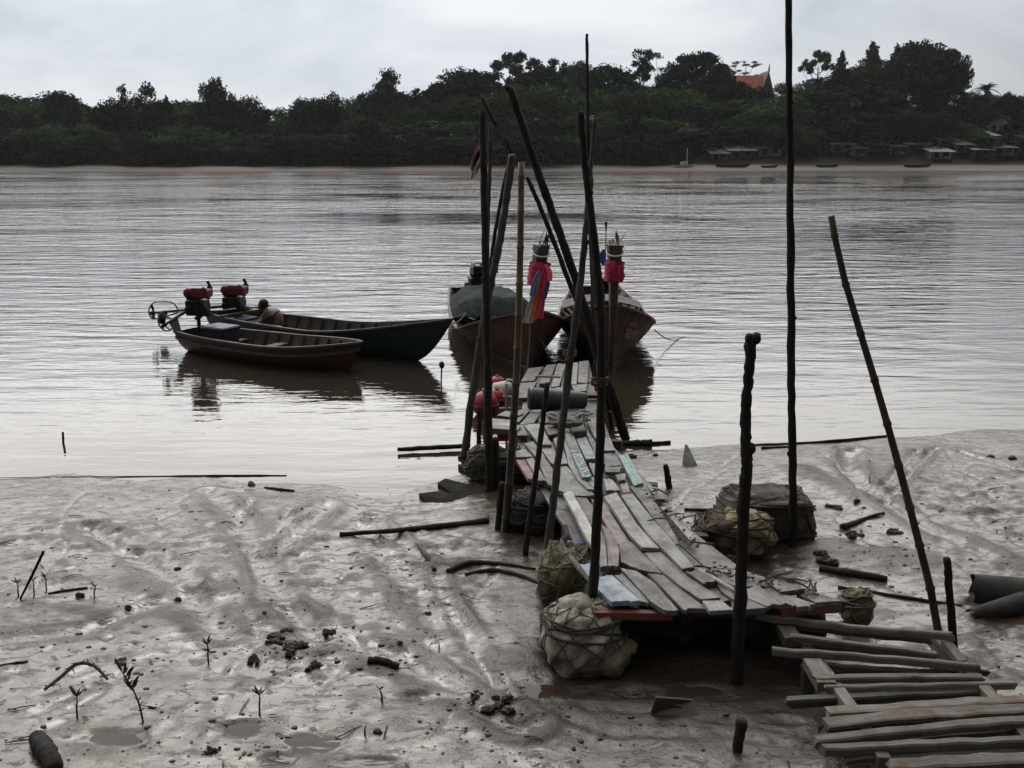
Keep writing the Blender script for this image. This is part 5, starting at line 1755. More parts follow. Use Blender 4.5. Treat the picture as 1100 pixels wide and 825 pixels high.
for (pa, w_, m_, lab, nm, ct) in (((537, 456), (.30, .20, .06), m_chalk, 'whitish board scrap beside the tall left poles', 'board_scrap', 'board'),
                                  ((640, 425), (.22, .14, .05), plain('maroon_plastic', (.10, .02, .03), .5, .3, 6), 'maroon plastic piece at the right edge of the jetty head', 'plastic_piece', 'scrap'),
                                  ((628, 444), (.12, .10, .05), m_blue, 'small blue plastic piece right of the tub', 'plastic_piece', 'scrap'),
                                  ((542, 462), (.34, .14, .07), w_dark, 'dark broken board under the red case', 'board_scrap', 'board'),
                                  ((548, 447), (.25, .22, .05), w_dark, 'dark broken board by the white pipe frame', 'board_scrap', 'board')):
    p = at_deck(*pa, .01)
    mb = MB(); mb.box((0, 0, 0), w_, Matrix.Rotation(RND.uniform(-.6, .6), 3, 'Z') @ Matrix.Rotation(RND.uniform(-.2, .2), 3, 'X'))
    tag(mb.build(nm, m_, None, None, bevel=.006), lab, ct).location = p
# tangled pale rope and rag heap, grey block
c = at_deck(612, 455, .04); rd = random.Random(4)
pts = []
for k in range(60):
    a = k * .83; r = .05 + .17 * rd.random()
    pts.append(c + V((r * math.cos(a) * 1.3, r * math.sin(a), .02 + .10 * rd.random())))
P_, r_ = smoothpts(pts, [.013] * len(pts), 3)
mb = MB(); mb.tube(P_, r_, 5)
root = empty('rope_heap', tuple(c), 'heap of pale tangled rope and rag in the middle of the jetty', 'rope heap')
mb.build('rope', plain('pale_rope', (.34, .33, .31), .9, .3, 30), root, c, smooth=True)
mb = MB(); mb.blob(c + V((-.04, -.03, .03)), (.17, .12, .07), 18, 12, .3, 2.5, 4); mb.build('rag', m_conc, root, c, smooth=True)
p = at_deck(621, 466, .05); mb = MB(); mb.box((0, 0, 0), (.16, .14, .11), Matrix.Rotation(.3, 3, 'Z'))
tag(mb.build('stone_block', plain('dark_stone', (.10, .095, .09), .8, .4, 10), None, None, bevel=.012), 'dark grey block beside the rope heap on the jetty', 'block').location = p
# bent pipe handrail piece and blue tray at the left edge, near end
m_pipe = plain('muddy_pipe', (.15, .13, .115), .7, .4, 12)
P_, r_ = smoothpts([at_deck(607, 565, .12), at_deck(609, 576, .06), at_deck(604, 581, .02), at_deck(606, 590, .0), at_deck(622, 610, -.02), at_deck(646, 636, -.03)], [.022] * 6, 5)
mb = MB(); mb.tube(P_, r_, 8); tag(mb.build('bent_pipe', m_pipe, None, P_[8]), 'bent muddy pipe along the left edge of the jetty above the netted floats', 'pipe')
root = empty('blue_tray', tuple(at_deck(623, 584, -.06)), 'dark tray with a bright blue rim under the white plank', 'tray')
mb = MB(); mb.box((0, 0, -.03), (.20, .16, .05)); mb.build('tray_body', m_dark, root)
mb = MB(); mb.box((0, 0, .005), (.19, .06, .018)); mb.build('rim', plain('bright_blue', (.06, .10, .32), .5, .3, 10), root)
# scraps scattered on the muddy plank
rd = random.Random(9)
mb = MB()
for k in range(150):
    t = rd.random(); s_ = rd.gauss(0, .5)
    x = (700 + (745 - 700) * t + s_ * 16) if k < 60 else rd.uniform(760, 880); y = (525 + (588 - 525) * t) if k < 60 else 612 + (x - 760) * .19 + rd.gauss(0, 4)
    p = at_deck(x, y, .045)
    if rd.random() < .86:
        mb.blob(p, (rd.uniform(.006, .02), rd.uniform(.006, .018), rd.uniform(.003, .009)), 7, 5, .5, 3, k)
    else:
        a = rd.uniform(0, 6.28); L = rd.uniform(.06, .22); d = V((math.cos(a), math.sin(a), .1)) * L
        mb.tube([p, p + d * .5 + V((0, 0, .01)), p + d], [.006, .007, .004], 5)
tag(mb.build('litter', plain('dark_litter', (.040, .034, .028), .7, .4, 20), None, at_deck(720, 555)), 'twigs and crumbs of mud scattered along the right side of the jetty', 'litter', kind='stuff')

# ------------------------------------------------------------------ floats round the jetty
def net(mb, c, rad, n, r, seed, rot=None, lo=-1.0, hi=1.0, loose=1.06):
    rd = random.Random(seed)
    from mathutils import noise as mn
    for k in range(n):
        ax = V((rd.gauss(0, 1), rd.gauss(0, 1), rd.gauss(0, .8))).normalized()
        s_ = ax.orthogonal().normalized(); u = ax.cross(s_); off = rd.uniform(-.55, .55)
        pts = []
        for j in range(25):
            a = 2 * PI * j / 24
            d = (s_ * math.cos(a) + u * math.sin(a)) * math.sqrt(1 - off * off) + ax * off
            d += V((mn.noise(d * 2 + V((k, 0, 0))), mn.noise(d * 2 + V((0, k, 0))), mn.noise(d * 2 + V((0, 0, k))))) * .16
            d.normalize()
            p = V((d.x * rad[0], d.y * rad[1], d.z * rad[2])) * loose * (1 + .05 * rd.random())
            if rot is not None: p = rot @ p
            p = V(c) + p
            pts.append(p)
        mb.tube(pts, r, 5, cap=False)


def foam_float(px, v, rad, label, mats, ropes=14, seed=1, box=.75, amp=.12, Y=None, lift=.85, rope_r=.007, yaw=0.0):
    c = at_mud(px, v)
    if Y is not None: c = V((atY(px, v, Y).x, Y, mudz(atY(px, v, Y).x, Y)))
    c = V((c.x, c.y, max(c.z, 0) + rad[2] * lift))
    root = empty('foam_float', tuple(c), label, 'float', 'foam floats round the jetty', yaw)
    mb = MB(); mb.blob((0, 0, 0), rad, 44, 30, amp, 1.7, seed, box=box); mb.build('foam_block', mats[0], root, smooth=True)
    if ropes:
        from mathutils import noise as mn
        mb = MB(); rd = random.Random(seed); e = box
        def S(th, ph, lift):
            d = V((math.cos(th) * math.cos(ph), math.sin(th) * math.cos(ph), math.sin(ph)))
            q = V([math.copysign(abs(k) ** e, k) for k in d])
            nn = 1 + amp * mn.fractal(d * 1.7 + V((seed * 3.1, seed * 1.7, seed)), .9, 2.1, 4)
            return V((q.x * rad[0], q.y * rad[1], q.z * rad[2])) * nn + q.normalized() * lift
        ns = ropes
        for sg in (-1, 1):              # knotted mesh: two families of strands spiralling over the block
            for k in range(ns):
                t0 = 2 * PI * k / ns + rd.uniform(-.08, .08); tw = rd.uniform(.8, 1.1)
                pts = []
                for j in range(26):
                    ph = -1.35 + 2.7 * j / 25
                    pts.append(S(t0 + sg * tw * (ph + .12 * math.sin(ph * 4 + k)) + .05 * mn.noise(V((k, j * .4, seed))), ph, rope_r * (.6 + .5 * rd.random())))
                mb.tube(pts, rope_r * .55, 4)
        for k in range(4):              # a few thicker loops of rope, some hanging loose
            ph0 = rd.uniform(-.2, .7); ti = rd.uniform(-.5, .5)
            pts = [S(a, ph0 + ti * math.sin(a + k), rope_r * 1.5 + .012 * max(0, math.sin(2 * a + k))) for a in [2 * PI * j / 30 for j in range(31)]]
            mb.tube(pts, rope_r * 1.25, 5, cap=False)
        mb.build('net_rope', mats[1], root, smooth=True)
    return root
f1 = foam_float(624, 712, (.265, .25, .235), 'large pale foam float wrapped in brown rope at the near left corner of the jetty', (m_fpale, m_roped), 8, 3, .78, .22, yaw=.3)
mb = MB(); mb.blob((.09, -.03, -.10), (.25, .25, .17), 34, 22, .22, 2.4, 8); mb.build('foam_lump', m_fgreen, f1, smooth=True)['label'] = 'mossy green-brown lump of foam'
mb = MB(); mb.blob((-.03, .03, .20), (.13, .11, .08), 24, 16, .16, 2, 18); mb.build('foam_lump', m_fpale, f1, smooth=True)
foam_float(608, 642, (.20, .24, .22), 'mossy netted foam float under the bent pipe, behind the large pale one', (m_fgreen, m_rope), 12, 5, .75, .26)
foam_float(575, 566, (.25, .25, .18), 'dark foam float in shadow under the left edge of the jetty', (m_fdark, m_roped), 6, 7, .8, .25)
foam_float(523, 514, (.22, .18, .20), 'dark sacking-wrapped float with faded markings behind the left tall poles', (m_fgreen, m_roped), 10, 9, .75, .10)
foam_float(548, 515, (.28, .22, .17), 'brown log-shaped float lying between the left tall poles and the bamboo', (m_fdark, m_roped), 6, 11, .7, .12)
foam_float(818, 618, (.39, .24, .225), 'big blackish crusty foam block at the foot of the tall bare pole', (plain('crusty_black_foam', (.120, .105, .080), .9, .5, 5, c2=(.020, .017, .014), bump=1, dist=.04), m_roped), 7, 13, .42, .14, Y=8.22, yaw=.12)
foam_float(797, 622, (.225, .20, .17), 'tan foam float with brown ropes in front of the blackish block', (m_ftan, m_roped), 6, 15, .7, .24, Y=7.72, lift=1.25)
foam_float(768, 616, (.18, .20, .16), 'brown cloth-wrapped float left of the tan one at the jetty edge', (plain('brown_sacking', (.115, .078, .055), .85, .4, 8, bump=1, dist=.03), m_roped), 7, 17, .75, .26, Y=7.70, lift=1.3)
foam_float(919, 668, (.105, .10, .13), 'small pale green foam float at the near right corner of the jetty', (m_fgreen, m_rope), 6, 19, .75, .14, lift=.9)
# OK-like faded marks on the sacking float
m_mark = plain('faded_marks', (.26, .25, .20), .8, .4, 40)

# ------------------------------------------------------------------ poles
m_pole = wood('wet_dark_pole', (.016, .014, .013), (.036, .032, .029), 'OBJ', (14, 14, 1.2), (.6, .9), .8, (.010, .009, .008), .5, .2, .2)
m_poleg = wood('weathered_grey_pole', (.055, .050, .046), (.115, .104, .097), 'OBJ', (14, 14, 1.2), (.6, .9), .8, (.02, .018, .016), .6, .2, .2)
m_poleb = wood('brown_pole', (.045, .034, .026), (.090, .070, .053), 'OBJ', (14, 14, 1.2), (.6, .9), .8, (.02, .016, .013), .55, .15, .2)
m_bam, nt, b = new_mat('old_bamboo')
po = nt.nodes.new('ShaderNodeTexCoord').outputs['Object']
n1 = noise_t(nt, coords(nt, 'OBJ', (10, 10, 1.5)), 2, 5, .6)
cb_ = ramp(nt, n1, [(.35, (.070, .050, .022)), (.65, (.150, .112, .050))])
sz = N(nt, 'ShaderNodeSeparateXYZ', None, Vector=po)
mr = N(nt, 'ShaderNodeMapRange', None, Value=mth(nt, 'MULTIPLY_ADD', n1, .9, sz.outputs['Z'])); mr.inputs[1].default_value = 1.5; mr.inputs[2].default_value = 2.6
nt.links.new(mixc(nt, mr.outputs[0], (.034, .027, .021), cb_), b.inputs['Base Color']); b.inputs['Roughness'].default_value = .5


def pole(name, pix, wpx, mat, label, cat='pole', group='poles stuck in the mud around the jetty', base='mud', lean=0.0, bamboo=False, knots=(), seed=0, sink=.35, Y=None, n=10):
    """pix: pixel points top to bottom, wpx: widths in px; the pole stands at the depth of its foot, leaning away by `lean` m at the top"""
    foot = at_mud(*pix[-1]) if base == 'mud' else (at(*pix[-1]) if Y is None else atY(pix[-1][0], pix[-1][1], Y))
    Y0 = foot.y if Y is None else Y
    H = pix[-1][1] - pix[0][1]
    P_ = []; R_ = []
    for i, (x, y) in enumerate(pix):
        k = (pix[-1][1] - y) / max(H, 1)
        yy = Y0 + lean * k
        P_.append(atY(x, y, yy))
        w_ = wpx[0] + (wpx[-1] - wpx[0]) * (1 - k) if len(wpx) == 2 else wpx[i]
        R_.append(w_ * .5 * yy / F)
    foot = P_[-1]
    d = (P_[-1] - P_[-2]).normalized()
    P_.append(P_[-1] + d * sink); R_.append(R_[-1])
    pts, rr = smoothpts(P_, R_, 8)
    rd = random.Random(seed + int(pix[0][0]) * 7)
    if not bamboo:
        for i in range(1, len(pts) - 1):
            pts[i] = pts[i] + V((rd.gauss(0, 1), rd.gauss(0, .5), 0)) * rr[i] * .07
            rr[i] *= 1 + rd.uniform(-.09, .10)
        rr[0] *= .8
    else:
        L = 0
        q = [pts[0]]; qr = [rr[0]]; step = .30; acc = .12
        for i in range(1, len(pts)):
            seg = (pts[i] - pts[i - 1]).length
            while acc <= seg:
                p = pts[i - 1].lerp(pts[i], acc / seg); r = rr[i - 1] + (rr[i] - rr[i - 1]) * acc / seg
                dd = (pts[i] - pts[i - 1]).normalized()
                q += [p - dd * .018, p - dd * .005, p + dd * .005, p + dd * .018]; qr += [r * .98, r * 1.17, r * 1.17, r * .96]
                acc += step * rd.uniform(.9, 1.1)
            acc -= seg
        q.append(pts[-1]); qr.append(rr[-1])
        pts, rr = q, qr
    mb = MB(); mb.tube(pts, rr, n, True, .10 if not bamboo else .03, seed)
    for (k, sx, s_) in knots:
        i = min(int(k * (len(pts) - 1)), len(pts) - 1)
        mb.blob(pts[i] + V((sx * rr[i] * .8, -rr[i] * .3, 0)), (rr[i] * s_, rr[i] * s_, rr[i] * s_ * 1.2), 10, 8, .15, 2, seed)
    return tag(mb.build(name, mat, None, foot, smooth=True), label, cat, group)


pole('wooden_pole', [(518.5, 119), (520, 200), (522, 300), (524, 400), (526, 527)], [7, 9.5], m_pole, 'tall dark pole with the drooping flag, second from the left', knots=[(.42, -1, .7), (.8, -1, .6)], seed=1)
pole('wooden_pole', [(517, 104), (531, 132)], [3.0, 4.5], m_pole, 'short slanting stick caught on top of the left tall pole', group='sticks at the jetty', base='air', Y=10.5, sink=.02)
pole('wooden_pole', [(527, 132), (526, 185), (524, 250), (523, 330), (522, 420), (521, 505)], [3.6, 5], m_poleg, 'thin pale pole right beside the flag pole', seed=3, lean=.1)
pole('wooden_pole', [(550, 166), (546, 200), (537, 258), (528, 300), (519, 350), (510, 410), (498, 492)], [8, 8.5], m_poleg, 'crooked grey pole leaning right, its foot in the water left of the buoys', base='water', knots=[(.62, -1, .7), (.86, -1, .9)], seed=4)
pole('wooden_pole', [(545, 180), (538, 215), (531, 255), (525, 300), (516, 360), (508, 420), (501, 487)], [3.6, 5], m_pole, 'thin dark stick leaning against the crooked grey pole', base='water')
pole('wooden_pole', [(541, 146), (552, 170)], [2.2, 4], m_pole, 'small twig at the top of the crooked grey pole', group='sticks at the jetty', base='air', Y=11.3, sink=.02)
pole('wooden_stake', [(515, 436), (514, 500)], [4.5, 5], m_pole, 'thin dark stake between the big red buoy and the sacking float', base='mud')
pole('bamboo_pole', [(560, 174), (558.5, 290), (555, 400), (549, 490), (543, 571)], [6.5, 9.5], m_bam, 'upright yellow bamboo pole left of the two prows', bamboo=True, seed=6)
pole('wooden_stake', [(539, 518), (535, 568)], [7, 8], m_pole, 'short dark stake touching the foot of the yellow bamboo', seed=7)
pole('wooden_stake', [(531, 470), (533, 524)], [9, 11], m_pole, 'stout dark post behind the foot of the flag pole', seed=27)
pole('wooden_pole', [(588, 411), (581, 470), (573, 530), (564, 596)], [5.5, 7.5], m_pole, 'thin dark stake leaning right in front of the tub', seed=8)
pole('wooden_pole', [(635, 190), (630, 240), (624, 300), (611, 400), (600, 490), (592, 560), (582, 630)], [6.5, 9.5], m_poleg, 'long grey-brown pole leaning right from the mud left of the jetty', knots=[(.2, 1, .7), (.42, -1, .8)], seed=9)
pole('wooden_pole', [(624, 120), (627, 165), (634, 222), (642, 290), (646, 380), (643, 520), (637, 641)], [7.5, 11], m_pole, 'heavy dark pole crossing in front of the jetty planks', knots=[(.25, 1, .6), (.5, -1, .5)], seed=10, base='air', Y=at_deck(637, 641).y, sink=.03)
pole('wooden_pole', [(630.5, 38), (631, 90), (632, 160), (634, 230), (637, 310), (640, 388)], [3.2, 6], m_pole, 'very thin tall pole rising highest above the middle of the jetty', base='air', Y=14.2, knots=[(.0, 0, 1.2)], seed=11)
pole('wooden_pole', [(639, 127), (636, 165), (634, 195), (637, 260), (641, 350), (646, 470)], [4.5, 6], m_poleg, 'slim pale-topped pole just right of the heavy dark pole', base='mud', seed=12)
pole('wooden_pole', [(548, 95), (566, 150), (585, 205), (604, 258), (624, 318), (645, 385), (672, 471)], [8, 10], m_pole, 'long dark pole slanting down to the right, foot in the water', base='water', knots=[(.0, -1, .9)], seed=13)
pole('wooden_pole', [(566, 190), (580, 222), (596, 262), (612, 305), (630, 350), (652, 425)], [4.5, 7], m_pole, 'thinner slanting pole below the long slanting one', base='air', Y=13.4, seed=14, sink=.5)
pole('wooden_stake', [(655, 442), (657, 461)], [5, 5.5], m_pole, 'thin short stake right of the jetty beside the slanting pole', base='mud', seed=31)
pole('wooden_pole', [(807, 360), (804.5, 400), (801, 440), (801, 478), (802.5, 500), (799, 540), (796, 620), (792, 713)], [13.5, 11, 11.5, 13, 13, 13.5, 14, 15], m_pole, 'thick gnarled dark post with a broken knobbly top', knots=[(.03, .9, .95), (.02, -.7, .8), (.40, .9, .9)], seed=15, base='air', Y=at_deck(790, 659).y - .14, sink=.55)
pole('wooden_pole', [(847, -60), (847.5, 60), (848.5, 160), (849.5, 280), (850, 400), (851.5, 500), (852, 618)], [6.5, 10], m_pole, 'very tall bare pole reaching beyond the top of the picture', knots=[(.22, 1, .6), (.5, 1, .5), (.7, -1, .6)], seed=16, Y=7.92, base='air', sink=.6)
pole('bamboo_pole', [(893, 232), (903, 285), (922, 350), (943, 420), (964, 495), (985, 575), (1001, 640), (1012, 706)], [7, 10], m_poleb, 'long brown bamboo leaning left, planted in the mud at the right', bamboo=True, seed=17)
pole('wooden_stake', [(1017, 599), (1020, 640), (1026, 706)], [9, 9], m_pole, 'short dark stake beside the foot of the leaning brown bamboo', seed=18)
pole('wooden_stake', [(715, 499), (719, 524)], [6, 8], m_pole, 'stub of a post in the mud right of the turquoise plank', seed=19)
pole('wooden_stake', [(797, 773), (792, 806)], [14, 13], m_pole, 'thick cut stub sticking out of the mud at the bottom of the picture', seed=20)
pole('wooden_stake', [(67.5, 464), (68, 476)], [2.5, 2.5], m_pole, 'tiny stick standing in the water far left', base='water', seed=21)
pole('wooden_stake', [(474.5, 392), (474, 412)], [1.6, 1.6], m_pole, 'thin stick with a rag tip in the water beside the green boat bow', base='water', knots=[(.05, 0, 5)], seed=22)

# flag
yf = 10.38
m_flag, nt, b = new_mat('tricolour_cloth')
uvn = nt.nodes.new('ShaderNodeTexCoord').outputs['UV']
su = N(nt, 'ShaderNodeSeparateXYZ', None, Vector=uvn)
cr = nt.nodes.new('ShaderNodeValToRGB'); cr.color_ramp.interpolation = 'CONSTANT'
nt.links.new(su.outputs['Y'], cr.inputs[0])
e = cr.color_ramp.elements
for _ in range(3): e.new(.5)
for k, (p_, c_) in enumerate([(0, (.22, .016, .020)), (.167, (.42, .41, .41)), (.333, (.020, .022, .085)), (.667, (.42, .41, .41)), (.833, (.22, .016, .020))]):
    e[k].position = p_; e[k].color = c4(c_)
nt.links.new(cr.outputs[0], b.inputs['Base Color']); b.inputs['Roughness'].default_value = .8
nu, nv = 22, 16
h0 = atY(515.0, 151, yf); h1 = atY(516.5, 176, yf)
def P(i, j):
    u = i / (nu - 1); w_ = j / (nv - 1)
    hst = h0.lerp(h1, w_)
    x = -.075 * u - .035 * math.sin(u * 3) * (1 - w_) * 1.0; z = -(.30 - .12 * w_) * u
    return hst + V((x + .018 * math.sin(w_ * 14 + u * 3) * u, -.03 - .05 * math.sin(w_ * 10 + u * 2) * min(1, u * 3), z + .02 * math.sin(w_ * 9) * u))
mb = MB()
mb.grid(P, nu, nv, lambda i, j: (i / (nu - 1), j / (nv - 1)))
mb.grid(lambda i, j: P(i, j) + V((0, .004, 0)), nu, nv, lambda i, j: (i / (nu - 1), j / (nv - 1)))
tag(mb.build('flag', m_flag, None, h0, smooth=True), 'small red, white and blue striped flag drooping from the left tall pole', 'flag')

# lashings round the pole cluster
def lash(px, v, Y, r, label, n=4):
    c = atY(px, v, Y); mb = MB()
    for k in range(n):
        mb.tube([c + V((math.cos(a) * r, math.sin(a) * r, .012 * k + .008 * math.sin(a + k))) for a in [2 * PI * j / 16 for j in range(17)]], .007, 5, cap=False)
    tag(mb.build('rope_lashing', m_roped, None, c), label, 'rope', 'rope lashings on the poles')
lash(612, 381, 8.25, .055, 'rope lashing round the grey-brown leaning pole')
lash(644, 412, at_deck(637, 641).y, .052, 'rope lashing round the heavy dark pole')

# mooring ropes
def rope(p0, p1, sag, label, r=.010, mat=None):
    p0 = V(p0); p1 = V(p1)
    pts = [p0.lerp(p1, k / 14) - V((0, 0, sag * 4 * (k / 14) * (1 - k / 14))) for k in range(15)]
    mb = MB(); mb.tube(pts, r, 5)
    tag(mb.build('mooring_rope', mat or m_roped, None, p0, smooth=True), label, 'rope', 'mooring ropes')
rope(atY(703, 354, 17.6), at(735, 362), .12, 'rope running from the right longtail bow into the water')
rope(atY(575, 355, 16.0), at_deck(606, 388, .05), .10, 'rope from the left longtail bow to the jetty head')
rope(atY(640, 360, 16.1), atY(646, 395, 14.4), .08, 'rope from the right longtail bow to the jetty poles')
rope(atY(487, 347, 16.9), atY(500, 336, 17.8), .05, 'short rope tying the green boat to the left longtail', .012)

# ------------------------------------------------------------------ slatted gangway, lower right
def gz(y): return .40 + .035 * max(0, 7.0 - y)
def at_g(px, py, dz=0.0):
    z = .42
    for _ in range(8):
        p = at(px, py, z); z = gz(p.y)
    return at(px, py, z + dz)
m_slat = wood('weathered_slat', (.066, .061, .053), (.155, .146, .13), 'UV', (1.1, 22, 1), (.45, .75), .9, (.085, .046, .024), .85, .35)
m_slatd = wood('dark_slat', (.045, .040, .036), (.095, .087, .078), 'UV', (1.1, 22, 1), (.4, .7), .6, (.02, .018, .015), .5, .2)
gang = empty('slatted_gangway', tuple(at_g(960, 745, -.3)), 'broken gangway of weathered slats leading from the jetty to the lower right', 'gangway')
GO = gang.location.copy()
SLATS = [  # left px, right px, width, thickness, dz, material
    ((812, 661.5), (1022, 684), .085, .05, .10, m_slat), ((836, 670), (1000, 688), .05, .05, .06, m_slatd),
    ((852, 685), (1006, 704), .075, .05, .06, m_slat), ((832, 699), (1052, 717), .085, .05, .04, m_slat),
    ((880, 715), (1020, 724), .06, .05, -.02, m_slatd), ((874, 730), (1054, 729), .095, .045, .02, m_slat),
    ((886, 740), (1090, 736), .075, .045, .0, m_slat), ((846, 754), (1068, 744), .10, .06, -.04, m_slatd),
    ((888, 765), (1112, 751), .115, .03, .02, m_slat), ((884, 777), (1118, 760), .11, .03, .035, m_slat),
    ((884, 786), (1118, 770), .06, .06, -.02, m_slatd), ((858, 692), (1018, 712), .05, .04, -.04, m_slatd), ((890, 722), (1062, 722), .05, .04, -.05, m_slatd), ((890, 770), (1110, 757), .05, .05, -.05, m_slatd), ((880, 792), (1120, 766), .05, .05, -.05, m_slatd), ((885, 800), (1125, 786), .05, .05, -.05, m_slatd), ((876, 797), (1125, 772), .075, .05, .03, m_slat),
    ((882, 805), (1125, 795), .07, .05, .02, m_slat), ((905, 815), (1120, 806), .07, .04, -.03, m_slatd), ((955, 823), (1130, 814), .12, .04, .02, m_slat), ((940, 842), (1130, 833), .12, .04, .02, m_slat)]
rd = random.Random(2)
for a, b_, w_, t_, dz, m_ in SLATS:
    pa = at_g(*a, dz); pb = at_g(*b_, dz)
    mb = MB(); w2 = w_ * (.54 if a[1] < 760 else .80); h2 = t_ * .9
    d_ = (pb - pa); L_s = d_.length; d_.normalize(); tl = rd.uniform(-.14, .14)
    sd_ = d_.cross(V((0, tl, 1))).normalized(); up_s = sd_.cross(d_).normalized(); ro = rd.random() * 40; nS = 11
    o_ = len(mb.v); bow = rd.uniform(-.012, .012)
    prof = [(-.5, -.5), (.5, -.5), (.5, .28), (.36, .5), (-.36, .5), (-.5, .28)]
    for i in range(nS):
        t = i / (nS - 1); c = pa + d_ * (L_s * t) + up_s * (bow * math.sin(PI * t) + rd.gauss(0, .0025)) + sd_ * rd.gauss(0, .003)
        kw = rd.uniform(.88, 1.08)
        for x_, y_ in prof:
            mb.v.append(tuple(c + sd_ * (x_ * w2 * kw) + up_s * (y_ * h2) + d_ * (rd.uniform(-.02, .02) if i in (0, nS - 1) else 0)))
            mb.uv[len(mb.v) - 1] = (L_s * t + ro, x_ * w2 + y_ * h2 + ro)
    for i in range(nS - 1):
        for k in range(6):
            k2 = (k + 1) % 6
            mb.f.append((o_ + i * 6 + k, o_ + i * 6 + k2, o_ + i * 6 + 6 + k2, o_ + i * 6 + 6 + k))
    mb.f.append(tuple(range(5, -1, -1))); mb.f.append(tuple((nS - 1) * 6 + k for k in range(6)))
    mb.build('slat', m_, gang, GO)
for pts, w_ in (([(832, 655), (858, 690), (888, 728), (918, 770), (950, 822)], .07), ([(1000, 684), (1040, 725), (1085, 775), (1125, 825)], .07)):
    for p, q in zip(pts, pts[1:]):
        mb = MB(); mb.beam(at_g(*p, -.03), at_g(*q, -.035), w_, .09); mb.build('stringer', m_slat, gang, GO, bevel=.004)
for a in ((846, 690), (868, 716), (1008, 700), (1030, 706), (905, 760), (1060, 760)):
    p = at_g(*a, -.06); mb = MB(); mb.beam(p, V((p.x + .02, p.y, mudz(p.x, p.y) - .3)), .07, .07, V((0, 1, 0))); mb.build('post', m_slatd, gang, GO)
p = at_g(850, 705, -.22); mb = MB(); mb.box(p, (.22, .16, .26)); mb.build('crossing_board', m_slatd, gang, GO)
mb = MB(); mb.beam(at_g(838, 668, .03), at_g(852, 690, .03), .11, .06); mb.build('end_board', m_slat, gang, GO)
mb = MB(); mb.beam(at_g(872, 712, .0), at_g(888, 738, .0), .11, .06); mb.build('end_board', m_slat, gang, GO)
pole('loose_pole', [(1068, 688), (1020, 690)], [5, 6], m_pole, 'dark stick lying across the mud right of the gangway top', group='poles lying on the mud', base='air', Y=6.75, sink=.1)
mb = MB(); mb.beam(at_g(1016, 690, .06), at_g(1033, 712, .0), .06, .04); tag(mb.build('loose_board', m_slat, None, at_g(1020, 700)), 'short pale board leaning at the foot of the brown bamboo', 'board')

# ------------------------------------------------------------------ driftwood, pipes, boards on the mud
def lying(name, pix, wpx, mat, label, cat, dz=.0, group='poles lying on the mud', flatness=1.0, water=False, n=9):
    P_ = []; R_ = []
    for (x, y), w_ in zip(pix, wpx):
        p = at(x, y, .03) if water else at_mud(x, y)
        r = w_ * .5 * p.y / F
        P_.append(p + V((0, 0, r * .55 + dz))); R_.append(r)
    pts, rr = smoothpts(P_, R_, 7)
    rd = random.Random(int(pix[0][0]))
    for i in range(len(pts)):
        rr[i] *= 1 + rd.uniform(-.12, .12); pts[i] = pts[i] + V((0, 0, rd.gauss(0, .06) * rr[i]))
    mb = MB(); mb.tube(pts, rr, n, True, .12, int(pix[0][1]))
    return tag(mb.build(name, mat, None, pts[len(pts) // 2], smooth=True), label, cat, group)
lying('loose_pole', [(365, 575), (440, 570), (525, 561)], [5, 6, 7.5], m_pole, 'dark pole lying on the mud left of the jetty', 'pole')
lying('loose_pole', [(-40, 514), (60, 512.5), (160, 512), (230, 511.5), (308, 511)], [.5, .7, 1.2, 2.4, 1.2], m_pole, 'long dark stick lying along the left waterline', 'pole', water=False)
lying('loose_pole', [(427, 484), (470, 482), (505, 480)], [5, 5.5, 5], m_pole, 'dark plank end floating in the water left of the buoys', 'pole', water=True)
lying('loose_pole', [(812, 478.5), (870, 476), (952, 469)], [2.5, 2.6, 2.4], m_pole, 'thin pole lying at the waterline between thick post and leaning bamboo', 'pole')
lying('loose_pole', [(818, 482), (850, 480.5)], [3, 2.5], m_pole, 'short dark stick beside the thin pole at the right waterline', 'pole')
lying('loose_pole', [(900, 632), (960, 641), (1032, 652)], [4, 4.5, 4], m_pole, 'dark stick lying on the mud between pale float and brown bamboo', 'pole')
lying('driftwood_log', [(880, 612), (910, 618), (953, 624)], [5, 11, 8], m_pole, 'black log half sunk in mud right of the blackish foam block', 'log', group='driftwood on the mud')
lying('driftwood_log', [(395, 711), (410, 713), (428, 718)], [8, 11, 8], m_pole, 'short black log in the middle of the foreground mud', 'log', group='driftwood on the mud')
lying('driftwood_log', [(668, 478), (685, 478), (700, 479)], [6, 8, 10], m_pole, 'dark squared timber end at the waterline right of the jetty', 'log', group='driftwood on the mud')
lying('driftwood_branch', [(481, 615), (500, 607), (530, 606), (575, 612)], [6, 7, 5, 3], m_pole, 'dark forked branch on the mud left of the mossy float', 'branch', group='driftwood on the mud')
lying('driftwood_branch', [(500, 618), (530, 614), (560, 620), (590, 632)], [4, 6, 5, 3], m_pole, 'dark twisted branch below the forked branch', 'branch', group='driftwood on the mud')
lying('driftwood_branch', [(447, 584), (458, 598), (467, 613)], [2, 6, 4], m_poleg, 'pale muddy stick lying along a drag mark left of the jetty', 'branch', group='driftwood on the mud')
lying('driftwood_branch', [(905, 568), (920, 562), (935, 556), (950, 551)], [8, 5, 4, 2], m_pole, 'small dark twig heap on the mud right of the tall bare pole', 'branch', group='driftwood on the mud')
lying('driftwood_branch', [(284, 524), (300, 526.5), (316, 528)], [2, 3.5, 2.5], m_pole, 'short stick lying near the left waterline', 'branch', group='driftwood on the mud')
lying('driftwood_branch', [(52, 638), (70, 635), (94, 632)], [2, 3, 2.5], m_pole, 'short stick lying beside the far left seedlings', 'branch', group='driftwood on the mud')
